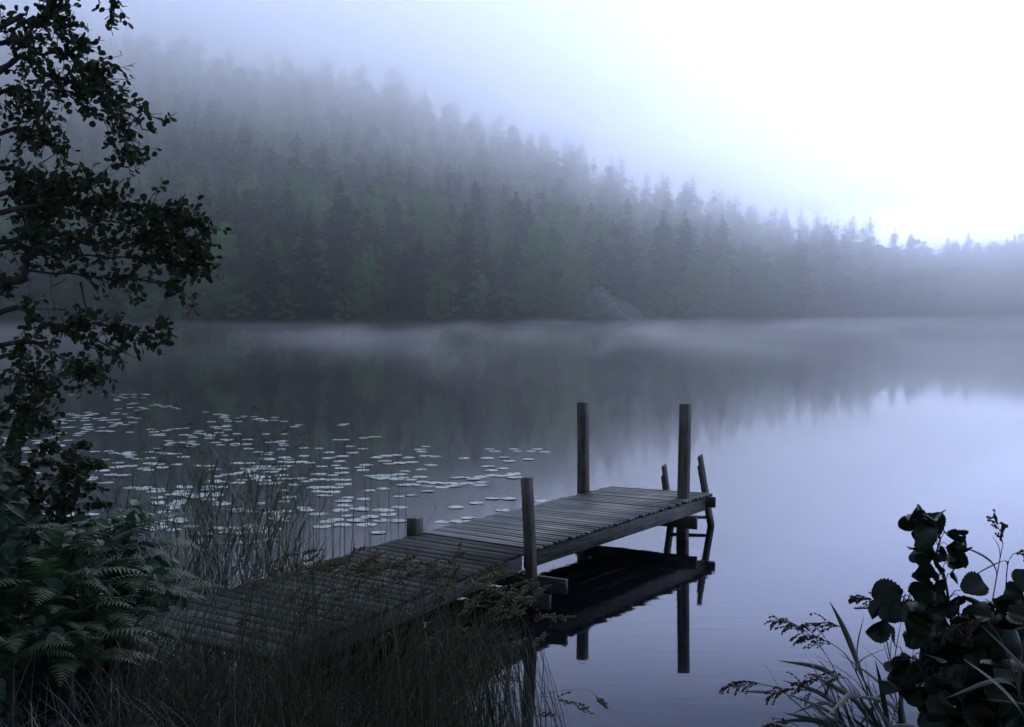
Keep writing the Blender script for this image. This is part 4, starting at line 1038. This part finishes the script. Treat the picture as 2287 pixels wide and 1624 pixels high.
# single long stalks that reach out over the water
def single_stalk(name, path, D, label, hd=7, sc=1.2, span=.2):
    C = spline(np.array([PD(x, y, D) for x, y in path]), 22)[None]
    b0 = Vector(C[0, 0]); r_ = empty(name, b0, label, 'grass stalk', 'grass stalks reaching out over the water'); inv = Matrix.Translation(-b0)
    a = obj('stem', [tubes(C, np.linspace(.0016, .0007, 22)[None], 4)], M_gold, r_); a.matrix_parent_inverse = inv
    hh_ = heads_for(C, sc, hd, span)
    for q in range(hd):
        b_ = obj('seed_head', hh_[q * 7:q * 7 + 7], M_head, r_); b_.matrix_parent_inverse = inv
single_stalk('grass_stalk', [(1000, 1680), (1070, 1600), (1150, 1565), (1240, 1545), (1310, 1540), (1345, 1568)], 5.2, 'long arching stalk whose brown head hangs over open water', 6, 1.15, .1)
single_stalk('grass_stalk', [(1010, 1690), (1090, 1600), (1180, 1560), (1250, 1562), (1305, 1585)], 5.1, 'stalk with a string of brown heads below the longest arching stalk', 9, 1.15, .36)
single_stalk('grass_stalk', [(1040, 1700), (1110, 1640), (1170, 1600), (1225, 1600)], 5.1, 'short stalk with dark heads low beside the near post reflection', 6, 1.1, .25)
single_stalk('grass_stalk', [(930, 1600), (1040, 1460), (1130, 1395), (1200, 1375), (1262, 1380)], 5.4, 'stalk reaching right of the near post in front of the jetty shadow', 8, 1.2, .24)

# ---------------------------------------------------------------- reeds of the left bed
def reed_proto(h, seed, plume=True, leaves=7):
    r = np.random.default_rng(seed); n = 12; t = np.linspace(0, 1, n)
    lx = r.uniform(.02, .12) * h; C = np.stack([lx * t ** 2, r.normal(0, .03) * h * t ** 2, h * t], -1)
    stem = tubes(C, np.linspace(.005, .002, n)[None], 5)
    lf = []
    for k in range(leaves):
        s = .22 + .7 * k / leaves + r.uniform(-.03, .03); p = C[int(s * (n - 1))] * 1.0; p[2] = s * h
        az = r.uniform(-.7, .7) + (pi if k % 2 else 0); L = r.uniform(.28, .5)
        Cl = curves(p[None], np.array([[math.cos(az) * .4, math.sin(az) * .4, 1]]), L, np.array([[math.cos(az), math.sin(az), -.4]]) * r.uniform(.3, 1.1), 8)
        lf.append(strips(Cl, r.uniform(.007, .012) * np.array([.5, .9, 1, 1, .85, .6, .35, .03])[None], np.array([[-math.sin(az), math.cos(az), .1]]), fold=.25))
    pl = None
    if plume:
        pl = plume_mesh(C[-1], np.array([.5, 0, .6]), .17, r, 9)
    return mesh_from('stem', [stem], M_reed), [mesh_from('leaf', [q], M_reed) for q in lf], (mesh_from('plume', pl, M_plume) if pl else None)
def plume_mesh(p, d, L, r, nb, droop=.9, dens=8, spk=.009):
    """reed panicle: drooping side strands set with small spikelets"""
    d = unit(np.asarray(d, float)); ch = []
    main = curves(p[None], d[None], L, np.array([[d[0] * .5, d[1] * .5, -droop]]), 8); ch.append(tubes(main, np.linspace(.0014, .0005, 8)[None], 3))
    M = main[0]; T = unit(np.gradient(M, axis=0))
    s = np.linspace(.05, .97, nb); ii = (s * 7).astype(int)
    st = M[ii]; dd = unit(T[ii] + r.normal(0, .35, (nb, 3)) + np.array([0, 0, -.25])); ll = L * (.55 - .35 * s) * r.uniform(.8, 1.2, nb)
    Cs = curves(st, dd, ll, np.tile([[0, 0, -droop]], (nb, 1)) + r.normal(0, .15, (nb, 3)), 6); ch.append(tubes(Cs, np.full((1, 6), .0005), 3))
    P = []; D2 = []
    for b_ in range(nb):
        for j in range(dens):
            g_ = .2 + .8 * j / dens; i = g_ * 5; a = min(int(i), 4); f = i - a; P.append(Cs[b_, a] * (1 - f) + Cs[b_, a + 1] * f); D2.append(unit(Cs[b_, a + 1] - Cs[b_, a] + r.normal(0, .35, 3) * ll[b_] / 5))
    P = np.array(P); D2 = np.array(D2); ch.append(place(*SPIN, P, D2, r.normal(size=P.shape), spk * r.uniform(.8, 1.3, len(P)), spk * .2 * r.uniform(.8, 1.3, len(P))))
    return ch
RP = [reed_proto(1.75, 1), reed_proto(1.55, 2), reed_proto(1.9, 3), reed_proto(1.4, 4, False), reed_proto(1.6, 5, False, 8), reed_proto(1.2, 6, False, 6)]
def add_thing(name, proto_, loc, label, cat, group, rz, sc, tilt=(0, 0)):
    r_ = empty(name, loc, label, cat, group); r_.rotation_euler = (tilt[0], tilt[1], rz); r_.scale = (sc,) * 3
    s_, lv_, pl_ = proto_
    obj('stem', s_, None, r_)
    for l in lv_: obj('leaf', l, None, r_)
    if pl_: obj('plume', pl_, None, r_)
    return r_
rl = []
for i in range(150):
    X = random.choice([random.gauss(430, 90), random.gauss(560, 60), random.uniform(230, 720)]); X = min(max(X, 215), 735)
    D = random.uniform(9.6, 13.2); x = (X - CX) / F * D; z = max(gz(x, D), -.15)
    rl.append([X, D, x, z, random.choice(RP)])
def reg_name(X, D):
    a = 'near the alder shrubs' if X < 330 else ('beside the ferns' if X < 420 else ('in the thick of the bed' if X < 520 else ('towards the open water' if X < 610 else 'at the edge of the lily pads')))
    b_ = 'front' if D < 10.8 else ('middle' if D < 12 else 'back')
    return a, b_
bk = {}
for q in rl: bk.setdefault(reg_name(q[0], q[1]), []).append(q)
for (a, b_), L_ in bk.items():
    L_.sort(key=lambda q: q[0])
    for i, q in enumerate(L_):
        pl_ = q[4][2] is not None
        lab = (ORD[min(i, 19)] + ' ' if len(L_) > 1 else '') + 'green reed' + (' from left' if len(L_) > 1 else '') + f', {b_} rank {a}'
        add_thing('reed', q[4], (q[2], q[1], q[3]), lab, 'reed', 'reeds of the left bed', random.choice([0, pi]) + random.uniform(-.6, .6), random.uniform(.62, 1.0), (random.uniform(-.06, .06), random.uniform(-.05, .1)))
# bare rush stems
RU = [(690, 955, 1235), (712, 985, 1240), (726, 1010, 1230), (745, 1095, 1238), (668, 1000, 1240), (651, 1040, 1245), (640, 965, 1250), (800, 930, 1215, -28), (787, 955, 1225), (829, 982, 1218), (815, 1000, 1222), (857, 1000, 1210, 20),
      (890, 962, 1198), (770, 990, 1228), (758, 1045, 1230), (700, 1040, 1236), (905, 1055, 1195), (618, 1030, 1255), (600, 985, 1258), (840, 1060, 1215, -15), (782, 1075, 1226, 12), (735, 930, 1234, -8), (925, 1135, 1192, 48), (866, 1090, 1203, -10)]
RU.sort()
for i, q in enumerate(RU):
    X, yt, yb = q[:3]; dx = q[3] if len(q) > 3 else random.gauss(0, 8)
    b0 = PZ(X - (0 if dx > 0 else dx * .2), yb + 14, 0); D = b0[1]; tip = PD(X + (0 if len(q) < 4 else (dx if dx > 0 else 0)), yt, D)
    if len(q) > 3 and dx < 0: b0 = PZ(X - dx, yb + 14, 0); D = b0[1]; tip = PD(X, yt, D)
    b0[2] = -.12
    C = bez(b0[None], (b0 * .6 + tip * .4 + np.array([0, 0, .05]))[None], (b0 * .25 + tip * .75 + np.array([random.gauss(0, .02), 0, .03]))[None], tip[None], 14)
    lab = f'bare dark rush stem standing alone in the water, {ORD[i] if i < 20 else "near the last"} from the left' if i < 20 else ['bare rush stem close to the square stub post', 'tallest bare rush stem left of the jetty stub', 'bare rush stem just left of the stub post', 'bare rush stem bending towards the stub post'][i - 20]
    rt = empty('rush', Vector(b0), lab, 'rush', 'bare rush stems left of the jetty'); inv = Matrix.Translation(-Vector(b0))
    o = obj('stem', [tubes(C, np.linspace(.0045, .0016, 14)[None], 5)], M_reedR, rt); o.matrix_parent_inverse = inv
    hp = heads_for(C[:, 9:], .8, 3, .12); o = obj('tip', hp, M_plume, rt); o.matrix_parent_inverse = inv

# ---------------------------------------------------------------- reeds, lower right
def reed_px(path, D0, D1, leaves, plume, label, i):
    n0 = len(path); C = spline(np.array([PD(x, y, D0 + (D1 - D0) * k / (n0 - 1)) for k, (x, y) in enumerate(path)]), 18)
    b0 = Vector(C[0]); rt = empty('reed', b0, label, 'reed', 'reeds in the lower right corner'); inv = Matrix.Translation(-b0)
    o = obj('stem', [tubes(C, np.linspace(.003, .0011, 18)[None], 5)], M_reedR, rt); o.matrix_parent_inverse = inv
    for (s, tx, ty, wd) in leaves:
        p = C[int(s * 17)]; tip = PD(tx, ty, p[1] + random.uniform(-.15, .15)); d = tip - p; L = np.linalg.norm(d)
        P1 = p + unit(C[min(17, int(s * 17) + 1)] - C[int(s * 17) - 1]) * L * .3; P2 = p + d * .66 + np.array([0, 0, .06 * L])
        Cl = bez(p[None], P1[None], P2[None], tip[None], 12)
        W = wd * np.array([.35, .7, .95, 1, 1, .95, .85, .72, .56, .4, .22, .02])[None]
        lf = strips(Cl, W, rng.normal(size=(1, 3)) * .5 + np.array([[.75 * d[2], .3, -.75 * d[0]]]) / max(L, .01), fold=.3)
        o = obj('leaf', [lf], M_reedR, rt); o.matrix_parent_inverse = inv
    if plume:
        dr, L, dp_ = plume; T = C[-1] - C[-2]
        pm = plume_mesh(C[-1], np.array([dr[0], 0, dr[1]]), L, np.random.default_rng(50 + i), 17, dp_, 8, .008)
        o = obj('plume', pm, M_plume, rt); o.matrix_parent_inverse = inv
RR = [
    ([(1905, 1760), (1860, 1660), (1800, 1590), (1740, 1540), (1700, 1528)], 3.4, 3.5, [(.6, 1640, 1545, .007), (.7, 1700, 1472, .007)], ((-1, .3), .12, 1.6), 'reed with drooping plume reaching farthest left at the lower right'),
    ([(1960, 1760), (1930, 1660), (1890, 1560), (1850, 1470), (1800, 1410)], 3.4, 3.5, [(.6, 1735, 1475, .009), (.75, 1782, 1378, .009)], ((-1, .7), .12, 1.1), 'reed with a feathery plume under the second highest blade tip'),
    ([(1980, 1760), (1960, 1640), (1930, 1520), (1900, 1430), (1880, 1400)], 3.3, 3.4, [(.55, 1852, 1342, .012), (.6, 1930, 1372, .011)], ((-1, .25), .13, .9), 'reed with dense arched plume beside the broad upright blade'),
    ([(1990, 1760), (1975, 1640), (1930, 1540), (1895, 1470), (1862, 1440)], 3.2, 3.3, [(.5, 1815, 1460, .01), (.62, 2005, 1440, .008)], ((-1, .5), .12, 1.0), 'reed with thin plume below the arched one'),
    ([(2040, 1760), (2020, 1600), (1990, 1480), (1975, 1400), (1960, 1345)], 3.4, 3.5, [(.5, 1995, 1390, .008), (.4, 1905, 1640, .009)], ((-1, .35), .08, .6), 'reed whose plume touches the left side of the broad-leaved shrub'),
    ([(1930, 1760), (1900, 1660), (1880, 1600), (1850, 1560), (1815, 1545)], 3.1, 3.2, [(.4, 1745, 1545, .009), (.6, 1765, 1595, .008)], ((-1, .2), .13, 1.2), 'reed with low plume close to the bottom edge'),
    ([(1960, 1760), (1940, 1640), (1925, 1560), (1890, 1515)], 3.1, 3.2, [(.5, 1800, 1500, .01), (.7, 1845, 1600, .009)], ((-1, .1), .14, 1.0), 'reed with wide drooping plume in the middle of the right reeds'),
    ([(1880, 1760), (1850, 1680), (1810, 1640), (1770, 1615)], 3.2, 3.3, [(.5, 1700, 1610, .008), (.7, 1745, 1640, .008)], ((-1, .1), .1, 1.2), 'lowest reed plume at the bottom edge of the picture'),
    ([(2010, 1760), (2010, 1640), (1995, 1520), (1975, 1440)], 3.5, 3.6, [(.6, 2020, 1345, .006), (.5, 1870, 1455, .007)], None, 'plumeless reed leaning left in front of the shrub'),
    ([(2050, 1760), (2060, 1600), (2030, 1480)], 3.1, 3.1, [(.5, 1925, 1440, .009), (.6, 2060, 1400, .006), (.4, 1980, 1620, .009)], None, 'plumeless reed crossing the lowest shrub leaves'),
    ([(2200, 1700), (2190, 1500), (2215, 1350), (2232, 1255), (2240, 1215)], 3.4, 3.4, [(.7, 2110, 1205, .006), (.8, 2215, 1195, .006)], ((-.25, 1), .09, .5), 'reed with upright plume standing behind the broad-leaved shrub'),
    ([(2230, 1700), (2240, 1500), (2245, 1350), (2250, 1265), (2262, 1238)], 3.5, 3.5, [(.8, 2150, 1300, .006)], ((1, .3), .08, .8), 'reed with a plume nodding right behind the shrub'),
    ([(2330, 1720), (2280, 1560), (2240, 1440), (2200, 1380)], 2.5, 2.5, [(.2, 2150, 1470, .008), (.3, 2287, 1420, .008), (.4, 2110, 1560, .006)], ((-.6, -.1), .1, 1.2), 'reed with long pale blades crossing the front of the shrub'),
    ([(2360, 1700), (2330, 1560), (2300, 1470)], 2.4, 2.4, [(.3, 2180, 1560, .007), (.5, 2190, 1395, .006)], None, 'pale-bladed reed at the right edge'),
]
for i in range(10):
    x0 = random.uniform(1900, 2060); x1 = x0 - random.uniform(20, 130); y1 = random.uniform(1500, 1600)
    RR.append(([(x0, 1760), (x0 - 15, 1680), (x1, y1)], 3.1, 3.3, [(.5, x1 - random.uniform(20, 90), y1 - random.uniform(-20, 60), random.uniform(.006, .011)), (.6, x1 + random.uniform(-20, 60), y1 - random.uniform(20, 90), .008), (.3, x0 - random.uniform(60, 180), random.uniform(1560, 1620), .009), (.8, x1 - random.uniform(30, 110), y1 + random.uniform(-10, 50), .007)], None,
               f'{ORD[i]} of the leafy plumeless reeds crowded at the bottom right'))
for i, q in enumerate(RR): reed_px(*q, i)

# ---------------------------------------------------------------- lily pads
m, nt, nd, lk = new_mat('lily_pad')
tc = N_(nt, 'ShaderNodeTexCoord'); oi = N_(nt, 'ShaderNodeObjectInfo')
ad = N_(nt, 'ShaderNodeVectorMath', operation='ADD'); lk.new(tc.outputs['Object'], ad.inputs[0]); lk.new(oi.outputs['Location'], ad.inputs[1])
n1 = N_(nt, 'ShaderNodeTexNoise', Scale=55.0, Detail=3.0); lk.new(ad.outputs[0], n1.inputs['Vector'])
f = ramp(nt, n1.outputs['Fac'], [(.64, (0, 0, 0)), (.68, (1, 1, 1))])
n2 = N_(nt, 'ShaderNodeTexNoise', Scale=7.0, Detail=4.0); lk.new(ad.outputs[0], n2.inputs['Vector'])
c = ramp(nt, n2.outputs['Fac'], [(.3, (.4, .46, .39)), (.6, (.54, .6, .52)), (.75, (.56, .56, .4))])
rc = ramp(nt, oi.outputs['Random'], [(0, (.6, .65, .62)), (.5, (1, 1, 1)), (.88, (1.05, 1.05, 1.05)), (.94, (.8, .7, .4)), (1, (.35, .3, .18))])
mu = N_(nt, 'ShaderNodeMix', data_type='RGBA', blend_type='MULTIPLY'); mu.inputs['Factor'].default_value = 1; lk.new(c, mu.inputs['A']); lk.new(rc, mu.inputs['B'])
mx = N_(nt, 'ShaderNodeMix', data_type='RGBA'); lk.new(f, mx.inputs['Factor']); lk.new(mu.outputs['Result'], mx.inputs['A']); mx.inputs['B'].default_value = (.015, .015, .01, 1)
b = N_(nt, 'ShaderNodeBsdfPrincipled', Roughness=.3); lk.new(mx.outputs['Result'], b.inputs['Base Color']); b.inputs['Specular IOR Level'].default_value = .9
bp = N_(nt, 'ShaderNodeBump', Strength=.3, Distance=.004); lk.new(n2.outputs['Fac'], bp.inputs['Height']); lk.new(bp.outputs[0], b.inputs['Normal'])
o = N_(nt, 'ShaderNodeOutputMaterial'); lk.new(b.outputs[0], o.inputs['Surface']); M_pad = m
def pad_mesh(seed):
    r = np.random.default_rng(seed); n = 26; notch = r.uniform(.18, .4); a = np.linspace(notch, 2 * pi - notch, n)
    rr_ = 1 + .03 * np.sin(3 * a + seed) + r.normal(0, .012, n); rr_[0] *= .93; rr_[-1] *= .93
    tilt = r.uniform(0, .05); up_ = .0 + .03 * np.clip(np.sin(a * 1.5 + seed), 0, 1) * (seed % 3 == 0)
    top = [np.array([[.12, 0, .012]])]
    for q in (.45, .8, 1.0):
        top.append(np.stack([rr_ * q * np.cos(a), rr_ * q * np.sin(a) * .97, (up_ * (q == 1.0)) + .012 + .008 * np.sin(5 * a) * q], -1))
    V = np.concatenate(top + [np.stack([rr_ * .995 * np.cos(a), rr_ * .995 * np.sin(a) * .97, 0 * a - .008], -1)])
    ix = lambda k: 1 + k * n + np.arange(n)
    Fs = [np.stack([np.zeros(n - 1, int), ix(0)[:-1], ix(0)[1:]], -1)] + [np.stack([ix(k)[:-1], ix(k + 1)[:-1], ix(k + 1)[1:], ix(k)[1:]], -1) for k in range(3)]
    return mesh_from('lily_pad', [(V, Fs)], M_pad, smooth=True)
PADS = [pad_mesh(s) for s in range(1, 8)]
C5 = [(1150,386),(1110,406),(1125,420),(960,443),(890,448),(1035,458),(1150,448),(1215,452),(825,459),(1398,464),(1550,463),(1565,404),(1600,418),(1725,403),(1750,418),(1840,418),(1930,423),(1880,403),(1663,459),(1820,472),(1693,483),(880,483),(910,501),(975,496),(1060,489),(1180,508),(1120,537),(1015,547),(1553,518),(1650,532),(1580,545),(1725,563),(1590,577),(1640,580),(1700,575),(1730,591),(1515,584),(1395,590),(1350,592),(1460,600),(1520,620),(1510,639),(1415,628),(1310,628),(1215,627),(1330,645),(1250,655),(1130,620),(1110,588),(1160,645),(1050,605),(1010,638),(1060,640),(980,570),(1000,590),(960,600),(900,590),(850,575),(850,600),(920,575),(820,590),(780,580),(1160,681),(870,664),(780,676),(975,714),(1060,707),(1585,727),(1688,729),(1480,758),(1340,785),(975,785),(1255,879),(1425,855),(1370,876),(1650,805),(1910,742),(890,803),(850,800),(900,833),(840,950),(740,800),(710,795),(750,730),(640,720),(610,745),(620,770),(590,805),(640,840),(560,865),(700,870),(780,850),(860,870),(960,873),(760,900),(600,900),(470,910),(340,792),(370,805),(240,812),(200,845),(450,828),(140,928),(225,746),(255,717),(220,676),
      (800,324),(740,331),(830,324),(570,342),(620,342),(655,386),(735,402),(670,428),(350,398),(450,400),(210,350),(100,305),(230,305),(320,248),(290,258),(600,248),(620,240),(40,210),(100,215),(160,215),(515,465),(585,482),(600,450),(255,490),(240,515),(330,490),(390,495),(560,512),(470,517),(600,530),(200,535),(130,535),(740,540),(720,525),(760,507),(600,560),(540,575),(450,568),(620,605),(540,605),(260,600),(330,595),(200,600),(370,615),(290,635),(180,628),(610,635),(560,655),(500,655),(450,680),(540,685),(490,707)]
pads = [(558.3 + .3418 * x, 865.4 + .3418 * y) for x, y in C5]
def dens(X, Y):
    if Y < 880: return 0
    if X < 330: return 1. if Y < 1010 else .5
    if X < 640: lo = np.interp(X, [330, 640], [900, 935]); return (1. if Y > lo else 0) * (1 if Y < 1215 else 0)
    return .25 if 980 < Y < 1180 and X < 760 else 0
placed = [PZ(x, y, 0)[:2] for x, y in pads]
tries = 0
while len(pads) < 540 and tries < 60000:
    tries += 1
    X = random.uniform(10, 760); Y = 878 + 340 * random.random() ** 1.5
    cl_ = math.sin(X * .021 + Y * .05) + math.sin(X * .013 - Y * .09 + 2)
    if random.random() > dens(X, Y) or cl_ < -.6 + random.random() * .8: continue
    p = PZ(X, Y, 0)[:2]
    if min(np.hypot(*(p - q)) for q in placed) < .13: continue
    pads.append((X, Y)); placed.append(p)
L_ = []
for i, (X, Y) in enumerate(pads):
    p = PZ(X, Y, 0); L_.append((X, Y, p))
L_.sort(key=lambda q: q[2][1])
extra = L_[298:]; L_ = L_[:298]
def preg(X, Y):
    a = 'under the alder' if X < 150 else ('behind the ferns' if X < 300 else ('behind the thick reeds' if X < 450 else ('seen through the right of the reeds' if X < 600 else ('among the bare rush stems' if X < 760 else ('left of the stub post' if X < 900 else ('beyond the stub post' if X < 1030 else 'near the left far post'))))))
    b_ = 'nearest row' if Y > 1170 else ('second row' if Y > 1135 else ('third row' if Y > 1105 else ('fourth row' if Y > 1080 else ('fifth row' if Y > 1060 else ('sixth row' if Y > 1040 else ('seventh row' if Y > 1020 else ('eighth row' if Y > 990 else ('ninth row' if Y > 960 else 'farthest row'))))))))
    return a, b_
bk = {}
for q in L_: bk.setdefault(preg(q[0], q[1]), []).append(q)
nz_ = 0
def place_pad(q, lab):
    global nz_
    X, Y, p = q; o = bpy.data.objects.new('lily_pad', random.choice(PADS)); COL.objects.link(o)
    s = random.uniform(.095, .145); nz_ += 1
    o.location = (p[0], p[1], .001 + .0009 * (nz_ % 9)); o.scale = (s, s, s); o.rotation_euler = (random.gauss(0, .012), random.gauss(0, .012), random.uniform(0, 6.28))
    tag(o, lab, 'lily pad', 'floating lily pads')
for (a, b_), Q in bk.items():
    Q.sort(key=lambda q: q[0])
    for i, q in enumerate(Q):
        place_pad(q, (ORD[min(i, 19)] + ' ' if len(Q) > 1 else '') + 'pale lily pad' + (' from the left' if len(Q) > 1 else '') + f', {b_}, {a}')
if extra:
    ch = []
    for (X, Y, p) in extra:
        me = random.choice(PADS); co_ = np.empty(len(me.vertices) * 3, np.float32); me.vertices.foreach_get('co', co_); V_ = co_.reshape(-1, 3) * random.uniform(.09, .125)
        a = random.uniform(0, 6.28); R = np.array([[math.cos(a), -math.sin(a), 0], [math.sin(a), math.cos(a), 0], [0, 0, 1]])
        fc = [list(pl.vertices) for pl in me.polygons]; nz_ += 1
        ch.append((V_ @ R.T + np.array((p[0], p[1], .001 + .0009 * (nz_ % 9))), [np.array([t_ for t_ in fc if len(t_) == 3]), np.array([t_ for t_ in fc if len(t_) == 4])]))
    o = obj('lily_pads', ch, M_pad, smooth=True); tag(o, 'thin scatter of the farthest lily pads', 'lily pads', kind='stuff')
# pollen and bits afloat by the jetty
N = 260
X_ = rng.normal(1190, 75, N); Y_ = rng.normal(1092, 18, N); P = np.array([PZ(x, y, .002) for x, y in zip(X_, Y_)])
k = (X_ < 1300); P = P[k]
a = rng.uniform(0, 6.28, len(P)); ch = [place(np.array([(-.5, 0, 0), (.5, 0, 0), (.4, 1, .001), (-.3, .8, 0)]), np.array([[0, 1, 2, 3]]), P, np.stack([np.cos(a), np.sin(a), 0 * a], -1), np.tile([[0, 0, 1.]], (len(P), 1)), rng.uniform(.006, .018, len(P)))]
o = obj('floating_bits', ch, M_pad); tag(o, 'tiny pale bits afloat left of the jetty', 'debris', kind='stuff')
# ------------------------------------------------------------------ render settings
S.view_settings.view_transform = 'Standard'; S.view_settings.look = 'None'; S.view_settings.exposure = 0; S.view_settings.gamma = 1
cy = S.cycles
cy.use_denoising = True
try: cy.denoising_prefilter = 'ACCURATE'
except Exception: pass
try: cy.denoiser = 'OPENIMAGEDENOISE'
except Exception: pass
cy.max_bounces = 12; cy.diffuse_bounces = 3; cy.glossy_bounces = 3; cy.transmission_bounces = 4; cy.transparent_max_bounces = 8; cy.volume_bounces = 10
cy.sample_clamp_indirect = 4
cy.volume_step_rate = 1.0; cy.volume_max_steps = 64
